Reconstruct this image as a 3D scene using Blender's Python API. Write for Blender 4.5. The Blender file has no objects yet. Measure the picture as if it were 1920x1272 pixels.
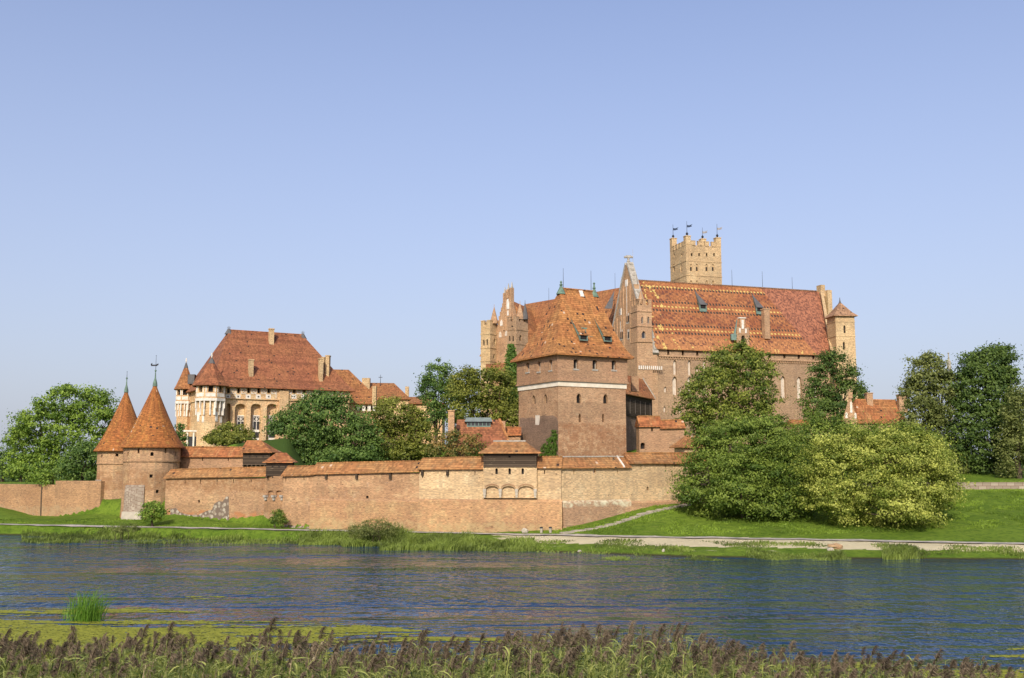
import bpy, math, random
import numpy as np
from mathutils import Vector, noise as mnoise
random.seed(7); RNG = np.random.default_rng(11)
S = bpy.context.scene
COL = S.collection
R = math.radians
# ------------------------------------------------------------------ camera, world, sun, exposure
CAM = Vector((0, 0, 9.0)); F = 1900.0; TH = math.atan2(234, 1900)
cd = bpy.data.cameras.new('camera'); cam = bpy.data.objects.new('camera', cd); COL.objects.link(cam)
cam.location = CAM; cam.rotation_euler = (R(90) + TH, 0, 0)
cd.sensor_width = 36; cd.lens = 36 * F / 1920; cd.clip_start = 0.5; cd.clip_end = 12000
S.camera = cam
SUN_EL, SUN_AZ = 33.0, 190.0           # azimuth measured from +Y towards +X
W = bpy.data.worlds.new('World'); S.world = W; W.use_nodes = True
wt = W.node_tree; bg = wt.nodes['Background']
sky = wt.nodes.new('ShaderNodeTexSky'); sky.sky_type = 'NISHITA'; sky.sun_disc = False
sky.sun_elevation = R(SUN_EL); sky.sun_rotation = R(SUN_AZ)
sky.air_density = 1.0; sky.dust_density = 2.4; sky.ozone_density = 3.0; sky.altitude = 0
tint = wt.nodes.new('ShaderNodeMix'); tint.data_type = 'RGBA'; tint.blend_type = 'MULTIPLY'; tint.inputs[0].default_value = 1.0
tint.inputs[7].default_value = (1.10, 1.0, 1.12, 1)          # late-summer haze: the sky leans to lavender
hz = wt.nodes.new('ShaderNodeMix'); hz.data_type = 'RGBA'; hz.inputs[7].default_value = (3.10, 3.36, 3.95, 1)            # pale haze, thicker towards the horizon
tc = wt.nodes.new('ShaderNodeTexCoord'); sz = wt.nodes.new('ShaderNodeSeparateXYZ'); wt.links.new(tc.outputs['Generated'], sz.inputs[0])
mr = wt.nodes.new('ShaderNodeMapRange'); mr.inputs[1].default_value = 0.0; mr.inputs[2].default_value = 0.48; mr.inputs[3].default_value = 0.78; mr.inputs[4].default_value = 0.18
wt.links.new(sz.outputs[2], mr.inputs[0]); wt.links.new(mr.outputs[0], hz.inputs[0])
wt.links.new(sky.outputs[0], tint.inputs[6]); wt.links.new(tint.outputs[2], hz.inputs[6]); wt.links.new(hz.outputs[2], bg.inputs[0]); bg.inputs[1].default_value = 0.13
sl = bpy.data.lights.new('sun', 'SUN'); sun = bpy.data.objects.new('sun', sl); COL.objects.link(sun)
sl.energy = 3.1; sl.angle = R(0.5); sl.color = (1.0, 0.92, 0.77)
sd = Vector((math.sin(R(SUN_AZ)) * math.cos(R(SUN_EL)), math.cos(R(SUN_AZ)) * math.cos(R(SUN_EL)), math.sin(R(SUN_EL))))
sun.rotation_euler = (-sd).to_track_quat('-Z', 'Y').to_euler()
S.view_settings.view_transform = 'Standard'; S.view_settings.look = 'None'
S.view_settings.exposure = 0.45; S.view_settings.gamma = 1.0
S.render.engine = 'CYCLES'
S.cycles.max_bounces = 6; S.cycles.diffuse_bounces = 3; S.cycles.glossy_bounces = 3; S.cycles.transmission_bounces = 3
S.cycles.transparent_max_bounces = 6

# ------------------------------------------------------------------ surveying helpers
def ray(px, py):
    a = (px - 960) / F; b = (636 - py) / F
    return Vector((a, math.cos(TH) - b * math.sin(TH), math.sin(TH) + b * math.cos(TH)))
def P(px, py, Y):
    d = ray(px, py); return CAM + d * (Y / d.y)
def PZ(px, py, z):
    d = ray(px, py); return CAM + d * ((z - CAM.z) / d.z)
def Zat(py, Y, px=960): return P(px, py, Y).z
def XY(px, Y, py=860):
    p = P(px, py, Y); return (p.x, p.y)
class Plane:                       # vertical plane through two plan points
    def __init__(s, A, B):
        s.A = Vector((A[0], A[1], 0)); s.B = Vector((B[0], B[1], 0)); s.L = (s.B - s.A).length
        s.u = (s.B - s.A) / s.L; s.n = Vector((s.u.y, -s.u.x, 0))
    def uz(s, px, py):
        d = ray(px, py); t = (s.A - CAM).dot(s.n) / d.dot(s.n)
        p = CAM + d * t; return (p - s.A).dot(s.u), p.z
    def pt(s, u, z, off=0.0):
        p = s.A + s.u * u + s.n * off; return Vector((p.x, p.y, z))
    def off(s, d):
        return Plane((s.A + s.n * d)[:2], (s.B + s.n * d)[:2])
    def rect(s, x0, y0, x1, y1, arch=None, depth=.4, back=False):
        xm = (x0 + x1) / 2; ym = (y0 + y1) / 2
        u0 = s.uz(x0, ym)[0]; u1 = s.uz(x1, ym)[0]
        return dict(u0=u0, u1=u1, z0=s.uz(xm, y1)[1], z1=s.uz(xm, y0)[1], arch=arch, depth=depth, back=back)

# ------------------------------------------------------------------ materials
MATS = {}
class NT:
    def __init__(s, name):
        m = bpy.data.materials.new(name); m.use_nodes = True; s.m = m; s.t = m.node_tree
        s.b = s.t.nodes['Principled BSDF']; s.out = s.t.nodes['Material Output']; MATS[name] = m
    def n(s, ty, **kw):
        x = s.t.nodes.new(ty)
        for k, v in kw.items():
            if k.startswith('i_'):
                x.inputs[k[2:].replace('_', ' ')].default_value = v
            else: setattr(x, k, v)
        return x
    def l(s, a, b): s.t.links.new(a, b)
    def uv(s): return s.n('ShaderNodeUVMap', uv_map='UVMap').outputs[0]
    def pos(s): return s.n('ShaderNodeNewGeometry').outputs['Position']
    def math(s, op, a, b=None, c=None, clamp=False):
        x = s.n('ShaderNodeMath', operation=op, use_clamp=clamp)
        for i, v in enumerate((a, b, c)):
            if v is None: continue
            if isinstance(v, (int, float)): x.inputs[i].default_value = v
            else: s.l(v, x.inputs[i])
        return x.outputs[0]
    def scale(s, vec, sc):
        x = s.n('ShaderNodeMapping'); x.inputs['Scale'].default_value = sc; s.l(vec, x.inputs[0]); return x.outputs[0]
    def noise(s, vec, sc, det=3, rough=.55, dist=0):
        x = s.n('ShaderNodeTexNoise'); x.inputs['Scale'].default_value = sc; x.inputs['Detail'].default_value = det
        x.inputs['Roughness'].default_value = rough; x.inputs['Distortion'].default_value = dist; s.l(vec, x.inputs['Vector']); return x.outputs[0]
    def ramp(s, f, a, b, lo=0, hi=1):
        x = s.n('ShaderNodeMapRange', interpolation_type='SMOOTHSTEP'); x.clamp = True; s.l(f, x.inputs[0])
        for i, v in enumerate((a, b, lo, hi)): x.inputs[i + 1].default_value = v
        return x.outputs[0]
    def mix(s, f, a, b, mode='MIX'):
        x = s.n('ShaderNodeMix', data_type='RGBA', blend_type=mode)
        for i, v in ((0, f), (6, a), (7, b)):
            if isinstance(v, (int, float)): x.inputs[i].default_value = v
            elif isinstance(v, tuple): x.inputs[i].default_value = (*v[:3], 1)
            else: s.l(v, x.inputs[i])
        return x.outputs[2]
    def sep(s, v):
        x = s.n('ShaderNodeSeparateXYZ'); s.l(v, x.inputs[0]); return x.outputs
    def comb(s, a, b, c=0.0):
        x = s.n('ShaderNodeCombineXYZ')
        for i, v in enumerate((a, b, c)):
            if isinstance(v, (int, float)): x.inputs[i].default_value = v
            else: s.l(v, x.inputs[i])
        return x.outputs[0]
    def white(s, v):
        x = s.n('ShaderNodeTexWhiteNoise', noise_dimensions='3D'); s.l(v, x.inputs['Vector']); return x.outputs[0]
    def bump(s, h, st, dist=.05):
        x = s.n('ShaderNodeBump'); x.inputs['Strength'].default_value = st; x.inputs['Distance'].default_value = dist
        s.l(h, x.inputs['Height']); s.l(x.outputs[0], s.b.inputs['Normal'])
    def col(s, c, rough=.9, spec=.25):
        if isinstance(c, tuple): s.b.inputs['Base Color'].default_value = (*c, 1)
        else: s.l(c, s.b.inputs['Base Color'])
        s.b.inputs['Roughness'].default_value = rough; s.b.inputs['Specular IOR Level'].default_value = spec
        return s.m

def brick(name, c1, c2, c3, pale=(.62, .53, .42), pale_amt=.25, dark_amt=.3, zones=None, mort=.45, seed=0.0):
    """brick masonry: courses, single odd bricks, repaired patches, lime bloom; zones = (z0, z1, colour, amount)"""
    t = NT(name); uv = t.uv(); pos = t.pos()
    sh = t.n('ShaderNodeMapping'); sh.inputs['Location'].default_value = (seed, seed * 1.7, seed * .6); t.l(pos, sh.inputs[0]); pos = sh.outputs[0]
    big = t.ramp(t.noise(pos, .16, 3, .6), .38, .62)
    c = t.mix(big, c1, c2)
    med = t.ramp(t.noise(pos, .55, 4, .65), .5, .66)
    c = t.mix(t.math('MULTIPLY', med, .75), c, c3)
    bl = t.white(t.comb(*[t.math('FLOOR', t.math('MULTIPLY', o, k)) for o, k in zip(t.sep(uv)[:2], (4.0, 11.0))]))
    hs = t.n('ShaderNodeHueSaturation'); t.l(t.math('MULTIPLY_ADD', bl, .64, .66), hs.inputs['Value']); t.l(c, hs.inputs['Color']); c = hs.outputs[0]
    strk = t.ramp(t.noise(t.scale(uv, (.22, 4.5, 1)), 1.0, 3, .6), .44, .72)
    c = t.mix(t.math('MULTIPLY', strk, .38), c, tuple(v * .55 for v in c1))
    c = t.mix(t.math('MULTIPLY', t.ramp(t.noise(t.scale(uv, (1.1, 1.9, 1)), 1.0, 5, .75), .58, .78), dark_amt), c, tuple(v * .32 for v in c3))
    c = t.mix(t.math('MULTIPLY', t.ramp(t.noise(pos, .9, 6, .75, .6), .56, .74), pale_amt), c, pale)
    drip = t.ramp(t.noise(t.scale(uv, (.75, .09, 1)), 1.0, 4, .65), .50, .72)
    c = t.mix(t.math('MULTIPLY', drip, .42), c, tuple(v * .45 for v in c3))
    rp = t.n('ShaderNodeTexBrick'); t.l(t.n('ShaderNodeVectorMath', operation='ADD').outputs[0], rp.inputs['Vector'])
    wv = t.t.nodes[-2] if False else rp.inputs['Vector'].links[0].from_node
    t.l(uv, wv.inputs[0]); t.l(t.comb(t.math('MULTIPLY', t.noise(pos, .5, 4, .7), 2.4), t.math('MULTIPLY', t.noise(pos, .43, 4, .7), 1.6)), wv.inputs[1])
    rp.inputs['Scale'].default_value = 1; rp.inputs['Brick Width'].default_value = 6.3; rp.inputs['Row Height'].default_value = 2.3; rp.inputs['Mortar Size'].default_value = 0
    rp.inputs['Color1'].default_value = (.80, .78, .76, 1); rp.inputs['Color2'].default_value = (1.16, 1.17, 1.18, 1); rp.offset = .37; rp.squash = 1.4; rp.squash_frequency = 3
    c = t.mix(.8, c, rp.outputs[0], 'MULTIPLY')
    bt = t.n('ShaderNodeTexBrick'); t.l(uv, bt.inputs['Vector']); bt.inputs['Scale'].default_value = 1
    bt.inputs['Brick Width'].default_value = .30; bt.inputs['Row Height'].default_value = .10
    bt.inputs['Mortar Size'].default_value = .014; bt.inputs['Mortar Smooth'].default_value = .2
    c = t.mix(t.math('MULTIPLY', bt.outputs['Fac'], mort), c, (.50, .42, .33))
    for (z0, z1, zc, am) in (zones or []):
        z = t.sep(t.pos())[2]; zz = t.math('ADD', z, t.math('MULTIPLY', t.math('SUBTRACT', t.noise(pos, .35, 4, .7), .5), 2.2))
        f = t.math('MULTIPLY', t.ramp(zz, z0 - .35, z0 + .1), t.ramp(zz, z1 - .1, z1 + .35, 1, 0))
        f = t.math('MULTIPLY', f, t.ramp(t.noise(pos, 1.3, 5, .7), .38, .6))
        c = t.mix(t.math('MULTIPLY', f, am), c, zc)
    vh = t.n('ShaderNodeTexVoronoi'); t.l(t.scale(uv, (.8, 1.1, 1)), vh.inputs['Vector']); vh.inputs['Scale'].default_value = 1.0; vh.inputs['Randomness'].default_value = .8
    c = t.mix(t.math('MULTIPLY', t.math('LESS_THAN', vh.outputs['Distance'], .10), .6), c, (.10, .06, .04))
    t.col(c, .93, .2)
    h = t.math('ADD', t.math('MULTIPLY', bt.outputs['Fac'], -.5), t.noise(uv, 3.5, 5, .7))
    t.bump(h, .55, .06)
    return t.m

def tiles(name, c1, c2, c3, dark=.03, pale=.003, moss=.0, streak=.5, seed=0.0):
    t = NT(name); uv = t.uv(); o = t.sep(uv)
    rowv = t.math('MULTIPLY', o[1], 1 / .36); row = t.math('FLOOR', rowv)
    uu = t.math('MULTIPLY', o[0], 1 / .26); cell = t.white(t.comb(t.math('FLOOR', t.math('ADD', uu, t.math('MULTIPLY', row, .5))), row, seed))
    pos = t.pos()
    c = t.mix(t.ramp(t.noise(pos, .22, 4, .62), .36, .64), c1, c2)
    c = t.mix(t.math('MULTIPLY', t.ramp(t.noise(t.scale(uv, (1.0, .22, 1)), 1.0, 4, .7), .5, .68), streak), c, c3)
    c = t.mix(t.math('MULTIPLY', t.ramp(t.noise(t.scale(uv, (.8, .12, 1)), 1.3, 4, .7, .3), .52, .70), .42), c, tuple(v * .5 for v in c1))
    hs = t.n('ShaderNodeHueSaturation'); t.l(t.math('MULTIPLY_ADD', cell, .62, .69), hs.inputs['Value']); t.l(c, hs.inputs['Color']); c = hs.outputs[0]
    rn = t.white(t.comb(row, seed + 3.1, 0.0))
    hs2 = t.n('ShaderNodeHueSaturation'); t.l(t.math('MULTIPLY_ADD', rn, .34, .83), hs2.inputs['Value']); t.l(c, hs2.inputs['Color']); c = hs2.outputs[0]
    fr = t.math('FRACT', rowv)
    c = t.mix(t.math('MULTIPLY', t.math('LESS_THAN', fr, .2), .5), c, tuple(v * .3 for v in c1))
    w2 = t.white(t.comb(t.math('FLOOR', t.math('MULTIPLY', uu, .8)), row, seed + 9.0))
    if dark: c = t.mix(t.math('GREATER_THAN', w2, 1 - dark), c, (.035, .022, .018))
    if pale: c = t.mix(t.math('LESS_THAN', w2, pale), c, (.52, .38, .26))
    if moss: c = t.mix(t.math('MULTIPLY', t.ramp(t.noise(pos, .8, 5, .7), .52, .7), moss), c, (.19, .16, .09))
    t.col(c, .82, .3)
    t.bump(t.math('ADD', t.math('MULTIPLY', fr, -1.0), t.math('MULTIPLY', t.noise(uv, .8, 5, .7), 2.4)), .7, .06)
    return t.m

def glazed_tiles(name):
    """old patterned roof: rows of yellow and black glazed tiles between the plain red ones; uv v measured up the slope in metres"""
    t = NT(name); uv = t.uv(); o = t.sep(uv); U, V = o[0], o[1]
    row = t.math('FLOOR', t.math('MULTIPLY', V, 1 / .36)); uu = t.math('MULTIPLY', U, 1 / .26)
    cell = t.white(t.comb(t.math('FLOOR', t.math('ADD', uu, t.math('MULTIPLY', row, .5))), row, 0.0))
    pos = t.pos()
    c = t.mix(t.ramp(t.noise(t.scale(uv, (.16, .3, 1)), 1.0, 4, .65), .42, .6), (.27, .095, .034), (.35, .145, .05))
    low = t.ramp(V, 3.6, 2.2, 0, 1)
    low2 = t.ramp(t.math('ADD', V, t.math('MULTIPLY', t.noise(t.scale(uv, (.35, .1, 1)), 1.0, 3), 3.0)), 5.6, 4.2, 0, 1)
    c = t.mix(t.math('MULTIPLY', low2, .75), c, (.42, .19, .07))
    c = t.mix(t.math('MULTIPLY', t.ramp(t.noise(t.scale(uv, (.55, .16, 1)), 1.0, 3, .6), .58, .66), .7), c, (.40, .17, .065))
    hs = t.n('ShaderNodeHueSaturation'); t.l(t.math('MULTIPLY_ADD', cell, .6, .7), hs.inputs['Value']); t.l(c, hs.inputs['Color']); c = hs.outputs[0]
    c = t.mix(t.math('MULTIPLY', t.math('LESS_THAN', t.math('FRACT', t.math('MULTIPLY', V, 1 / .36)), .2), .4), c, (.12, .04, .02))
    # right end: plain dark red field
    Ue = t.math('ADD', U, t.math('MULTIPLY', V, .28))
    plain = t.ramp(Ue, 35.2, 35.6)
    def band(v0, v1, nz=.0):
        return t.math('MULTIPLY', t.math('GREATER_THAN', V, v0), t.math('LESS_THAN', V, v1))
    # diamond lattice of dark tiles in the wide fields
    Us = t.math('MULTIPLY', t.math('FLOOR', t.math('MULTIPLY', U, 1 / .34)), .34); Vs = t.math('MULTIPLY', t.math('FLOOR', t.math('MULTIPLY', V, 1 / .62)), .62)
    a = t.math('FRACT', t.math('MULTIPLY', t.math('ADD', Us, Vs), 1 / 1.5)); b = t.math('FRACT', t.math('MULTIPLY', t.math('SUBTRACT', Us, Vs), 1 / 2.3))
    lat = t.math('MAXIMUM', t.math('LESS_THAN', a, .34), t.math('LESS_THAN', b, .16))
    fields = t.math('MAXIMUM', band(13.2, 16.1), t.math('MAXIMUM', band(6.7, 9.9), band(.9, 3.3)))
    keep = t.math('GREATER_THAN', t.math('ADD', cell, t.math('MULTIPLY', t.math('SUBTRACT', t.noise(uv, .5, 4, .7), .5), 3.2)), .50)
    lat = t.math('MULTIPLY', t.math('MULTIPLY', lat, fields), keep)
    nopl = t.math('SUBTRACT', 1.0, plain)
    c = t.mix(t.math('MULTIPLY', t.math('MULTIPLY', lat, nopl), .85), c, (.095, .034, .024))
    dd = t.math('LESS_THAN', t.math('FRACT', t.math('MULTIPLY', U, 1 / .7)), .52)
    dn = t.math('GREATER_THAN', t.noise(t.scale(uv, (.6, 2, 1)), 1.0, 3), .34)
    drk = None
    for v in (16.45, 12.5, 10.1, 6.0, 3.9):
        bb = band(v, v + .6); drk = bb if drk is None else t.math('MAXIMUM', drk, bb)
    drk = t.math('MULTIPLY', t.math('MULTIPLY', drk, dd), t.math('MULTIPLY', dn, nopl))
    c = t.mix(drk, c, (.03, .03, .022))
    yd = t.math('LESS_THAN', t.math('FRACT', t.math('MULTIPLY', U, 1 / .8)), .48)
    yn = t.math('GREATER_THAN', t.noise(t.scale(uv, (.5, 2, 1)), 1.0, 3), .41)
    yel = None
    for v in (17.0, 11.25, 4.95):
        bb = band(v, v + .44); yel = bb if yel is None else t.math('MAXIMUM', yel, bb)
    yel = t.math('MULTIPLY', t.math('MULTIPLY', yel, yd), t.math('MULTIPLY', yn, nopl))
    # loose runs of yellow tiles near the left verge and along the eave
    yreg = t.math('ADD', t.ramp(U, 11, 1, 0, 1), t.ramp(V, 3.0, .4, 0, .55))
    ran = t.math('GREATER_THAN', t.math('MULTIPLY', t.math('MULTIPLY', t.ramp(t.noise(t.scale(uv, (.7, .28, 1)), 1.0, 3, .6), .48, .62), yreg), t.ramp(cell, .3, .7, .3, 1)), .5)
    yel = t.math('MAXIMUM', yel, t.math('MULTIPLY', ran, nopl))
    c = t.mix(t.math('MULTIPLY', yel, .85), c, (.58, .44, .13))
    rnd = t.math('MULTIPLY', t.math('GREATER_THAN', t.noise(t.scale(uv, (.5, .35, 1)), 1.3, 4, .7), .665), t.math('GREATER_THAN', cell, .25))
    c = t.mix(t.math('MULTIPLY', rnd, nopl), c, (.07, .03, .022))
    pl = t.mix(cell, (.12, .045, .026), (.40, .16, .08))
    c = t.mix(plain, c, pl)
    t.col(c, .6, .35)
    t.bump(t.math('ADD', t.math('MULTIPLY', t.math('FRACT', t.math('MULTIPLY', V, 1 / .36)), -1.0), t.noise(uv, 2.0, 4, .7)), .5, .05)
    return t.m

def plainmat(name, c, rough=.8, var=.25, sc=1.5, c2=None, spec=.25, bmp=.3):
    t = NT(name); pos = t.pos()
    n = t.noise(pos, sc, 4, .65)
    t.col(t.mix(t.ramp(n, .35, .65), c, c2 or tuple(v * (1 - var) for v in c)), rough, spec)
    if bmp: t.bump(t.noise(pos, sc * 4, 4, .7), bmp, .05)
    return t.m

B_CURT = brick('curtain_brick', (0.466, 0.268, 0.127), (0.397, 0.217, 0.102), (0.525, 0.350, 0.172), pale_amt=.3, dark_amt=.25)
B_CURT_PALE = brick('pale_curtain_brick', (0.594, 0.416, 0.216), (0.563, 0.388, 0.201), (0.638, 0.486, 0.274), pale=(0.744, 0.670, 0.440), pale_amt=.5, dark_amt=.22, seed=7)
B_CURT_LOW = brick('lower_curtain_brick', (0.435, 0.242, 0.104), (0.373, 0.197, 0.086), (0.477, 0.316, 0.138), pale=(0.521, 0.438, 0.228), pale_amt=.25, dark_amt=.22, zones=[(-1, 2.0, (0.449, 0.359, 0.180), .5)], seed=17)
B_CURT_BLOOM = brick('bloomed_curtain_brick', (0.442, 0.256, 0.132), (0.384, 0.220, 0.115), (0.480, 0.338, 0.189), pale=(0.672, 0.676, 0.497), pale_amt=.45, dark_amt=.2,
                     zones=[(4.2, 6.0, (0.653, 0.635, 0.445), .85)], seed=23)
B_CURT_LEFT = brick('left_curtain_brick', (0.347, 0.184, 0.080), (0.391, 0.220, 0.098), (0.312, 0.172, 0.080), pale=(0.433, 0.334, 0.174), pale_amt=.3, dark_amt=.3, zones=[(-1, 2.6, (.40, .30, .17), .5)], seed=31)
B_ROUND = brick('round_tower_brick', (0.422, 0.245, 0.115), (0.371, 0.210, 0.105), (0.475, 0.310, 0.149), pale=(0.549, 0.451, 0.270), pale_amt=.3, dark_amt=.5,
                zones=[(-3, 2.6, (0.422, 0.175, 0.071), .8), (5.4, 7.8, (0.253, 0.125, 0.056), .6)], seed=3)
B_SQ = brick('square_tower_brick', (0.378, 0.210, 0.104), (0.429, 0.256, 0.132), (0.327, 0.164, 0.078), pale=(0.579, 0.433, 0.248), pale_amt=.6, dark_amt=.7 + 0 *.4,
             zones=[(8, 14.5, (0.240, 0.096, 0.043), .55)], seed=5)
B_SQ_TOP = brick('square_tower_upper_brick', (0.389, 0.207, 0.104), (0.356, 0.197, 0.100), (0.410, 0.241, 0.121), pale=(0.485, 0.317, 0.173), pale_amt=.2, dark_amt=.15, seed=9)
B_PAL = brick('palace_brick', (0.710, 0.465, 0.230), (0.634, 0.383, 0.178), (0.786, 0.584, 0.312), pale=(0.840, 0.751, 0.461), pale_amt=.3, dark_amt=.12, seed=13)
B_HIGH = brick('high_castle_brick', (0.357, 0.221, 0.115), (0.328, 0.196, 0.107), (0.417, 0.270, 0.147), pale=(0.516, 0.394, 0.237), pale_amt=.6, dark_amt=.7 + 0 *.35, seed=19)
B_HIGH_RED = brick('gable_brick', (0.459, 0.268, 0.134), (0.415, 0.239, 0.125), (0.503, 0.319, 0.167), pale=(0.655, 0.570, 0.353), pale_amt=.2, dark_amt=.2, seed=21)
B_MAIN = brick('great_tower_brick', (0.567, 0.392, 0.191), (0.518, 0.348, 0.168), (0.587, 0.439, 0.231), pale=(0.645, 0.531, 0.302), pale_amt=.2, dark_amt=.1, seed=25)
B_BURNT = brick('dark_weathered_brick', (.185, .105, .065), (.225, .135, .085), (.15, .085, .05), pale=(.36, .28, .2), pale_amt=.25, dark_amt=.5, seed=29)
B_DARK = brick('gallery_brick', (.155, .09, .065), (.20, .12, .085), (.12, .065, .045), pale_amt=.08, dark_amt=.5, seed=27)
T_CURT = tiles('wall_walk_tiles', (0.348, 0.180, 0.066), (0.318, 0.141, 0.051), (0.370, 0.229, 0.094), dark=.008, pale=.002, moss=.35, seed=1)
T_CURT_RED = tiles('red_wall_walk_tiles', (0.310, 0.110, 0.040), (0.338, 0.150, 0.052), (0.374, 0.220, 0.088), dark=.01, pale=.002, moss=.1, seed=2)
T_CONE = tiles('cone_tiles', (0.311, 0.119, 0.029), (0.274, 0.095, 0.025), (0.370, 0.204, 0.045), dark=.012, pale=.003, streak=.6, seed=3)
T_SQ = tiles('square_tower_tiles', (0.350, 0.159, 0.050), (0.322, 0.125, 0.043), (0.378, 0.202, 0.072), dark=.03, pale=.003, seed=4)
T_PAL = tiles('palace_tiles', (0.240, 0.089, 0.041), (0.278, 0.113, 0.048), (0.202, 0.071, 0.037), dark=.01, pale=0, streak=.55, seed=5)
T_WING = tiles('wing_tiles', (0.277, 0.111, 0.042), (0.312, 0.142, 0.050), (0.250, 0.090, 0.036), dark=.01, pale=0, seed=6)
T_HIGH = glazed_tiles('glazed_pattern_tiles')
T_GREY = tiles('brown_turret_tiles', (0.288, 0.162, 0.088), (0.320, 0.187, 0.104), (0.264, 0.145, 0.080), dark=.02, pale=.01, seed=8)
M_WHITE = plainmat('white_limestone', (.74, .70, .62), .85, c2=(.58, .52, .43), sc=1.2)
M_CREAM = plainmat('cream_render', (.74, .67, .54), .85, c2=(.64, .56, .43), sc=.8)
M_NICHE = plainmat('lime_plaster_niche', (.62, .55, .44), .85, c2=(.50, .42, .33))
M_STONE = plainmat('grey_limestone', (.42, .39, .33), .9, c2=(.30, .27, .22), sc=2.5, bmp=.6)
M_COPPER = plainmat('green_copper', (.15, .24, .17), .6, c2=(.10, .15, .11))
M_LEAD = plainmat('grey_lead', (.12, .115, .11), .7)
M_DARK = plainmat('dark_interior', (.022, .018, .016), .7, bmp=0)
M_GLASS = plainmat('leaded_glass', (.045, .045, .05), .25, spec=.5, bmp=0)
M_IRON = plainmat('black_iron', (.03, .03, .035), .6, bmp=0)
M_FLAG = plainmat('dark_pennant', (.04, .06, .10), .8, bmp=0); M_FLAG2 = plainmat('grey_pennant', (.33, .31, .30), .8, bmp=0)
M_ASPH = plainmat('worn_path', (.50, .44, .36), .95, c2=(.28, .26, .23), sc=.9)
M_SLAB = plainmat('concrete_slab', (.42, .37, .29), .95, c2=(.30, .27, .21), sc=1.2)
M_FOOT = plainmat('pale_footing_stone', (.46, .41, .32), .9, c2=(.38, .34, .27), sc=1.6, bmp=.6)
M_SLAB2 = plainmat('weathered_post', (.16, .13, .11), .9)
M_BARK = plainmat('bark', (.10, .075, .05), .95, c2=(.06, .045, .032), sc=3)
M_LGREEN = plainmat('lantern_green', (.16, .24, .20), .6)

def wood(name, c1, c2):
    t = NT(name); uv = t.uv(); o = t.sep(uv)
    pl = t.white(t.comb(t.math('FLOOR', t.math('MULTIPLY', o[1], 4.0)), 2.0, 0.0))
    c = t.mix(pl, c1, c2)
    c = t.mix(t.ramp(t.noise(t.scale(uv, (.9, 6, 1)), 1.0, 5, .7), .6, .72), c, (.34, .27, .18))
    c = t.mix(t.math('LESS_THAN', t.math('FRACT', t.math('MULTIPLY', o[1], 4.0)), .16), c, (.01, .008, .006))
    t.col(c, .9, .2); t.bump(t.noise(t.scale(uv, (1, 8, 1)), 1.0, 4), .5, .04); return t.m
M_WOOD = wood('tarred_boards', (.045, .032, .022), (.10, .072, .048))

def rubble(name):
    t = NT(name); uv = t.uv()
    v = t.n('ShaderNodeTexVoronoi'); t.l(uv, v.inputs['Vector']); v.inputs['Scale'].default_value = 2.1
    c = t.mix(t.sep(v.outputs['Color'])[0], (.26, .21, .15), (.42, .38, .30))
    c = t.mix(t.ramp(v.outputs['Distance'], .35, .6), c, (.16, .12, .09))
    t.col(c, .95, .2); t.bump(v.outputs['Distance'], -1.0, .15); return t.m
M_RUBBLE = rubble('rubble_stone')
def ashlar(name):
    t = NT(name); bt = t.n('ShaderNodeTexBrick'); t.l(t.uv(), bt.inputs['Vector']); bt.inputs['Scale'].default_value = 1
    bt.inputs['Brick Width'].default_value = 1.1; bt.inputs['Row Height'].default_value = .5; bt.inputs['Mortar Size'].default_value = .04
    bt.inputs['Color1'].default_value = (.40, .35, .27, 1); bt.inputs['Color2'].default_value = (.24, .20, .15, 1); bt.inputs['Mortar'].default_value = (.16, .10, .07, 1)
    t.col(t.mix(t.math('MULTIPLY', t.noise(t.pos(), 1.3, 4), .5), bt.outputs[0], (.3, .22, .16)), .93, .2); t.bump(bt.outputs['Fac'], -.6, .06); return t.m
M_ASHLAR = ashlar('ashlar_blocks')

def grass_mat():
    t = NT('ground_cover'); pos = t.pos()
    n1 = t.noise(pos, .12, 3, .6); n2 = t.noise(pos, 1.4, 5, .75); n3 = t.noise(t.scale(pos, (.5, 2.0, 1)), .7, 5, .7)
    c = t.mix(t.ramp(n1, .38, .62), (.125, .205, .020), (.185, .275, .030))
    c = t.mix(t.math('MULTIPLY', t.ramp(n2, .42, .66), .75), c, (.065, .125, .014))
    c = t.mix(t.math('MULTIPLY', t.ramp(n3, .56, .72), .55), c, (.21, .235, .055))
    a = t.n('ShaderNodeAttribute', attribute_name='soil')
    f = t.math('ADD', a.outputs['Fac'], t.math('MULTIPLY', t.math('SUBTRACT', t.noise(t.scale(pos, (.35, 1.1, 1)), .8, 6, .75), .5), 1.5))
    sand = t.mix(t.noise(pos, 1.7, 5, .8), (.58, .49, .29), (.82, .73, .48))
    c = t.mix(t.ramp(f, .46, .62), c, sand)
    z = t.sep(pos)[2]
    c = t.mix(t.ramp(z, .18, .02), c, (.07, .065, .025))
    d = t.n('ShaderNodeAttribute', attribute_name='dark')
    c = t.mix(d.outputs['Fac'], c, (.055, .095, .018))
    t.col(c, .95, .1); t.bump(t.noise(pos, 2.6, 6, .8), 1.0, .35); return t.m
M_GRASS = grass_mat()

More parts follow.
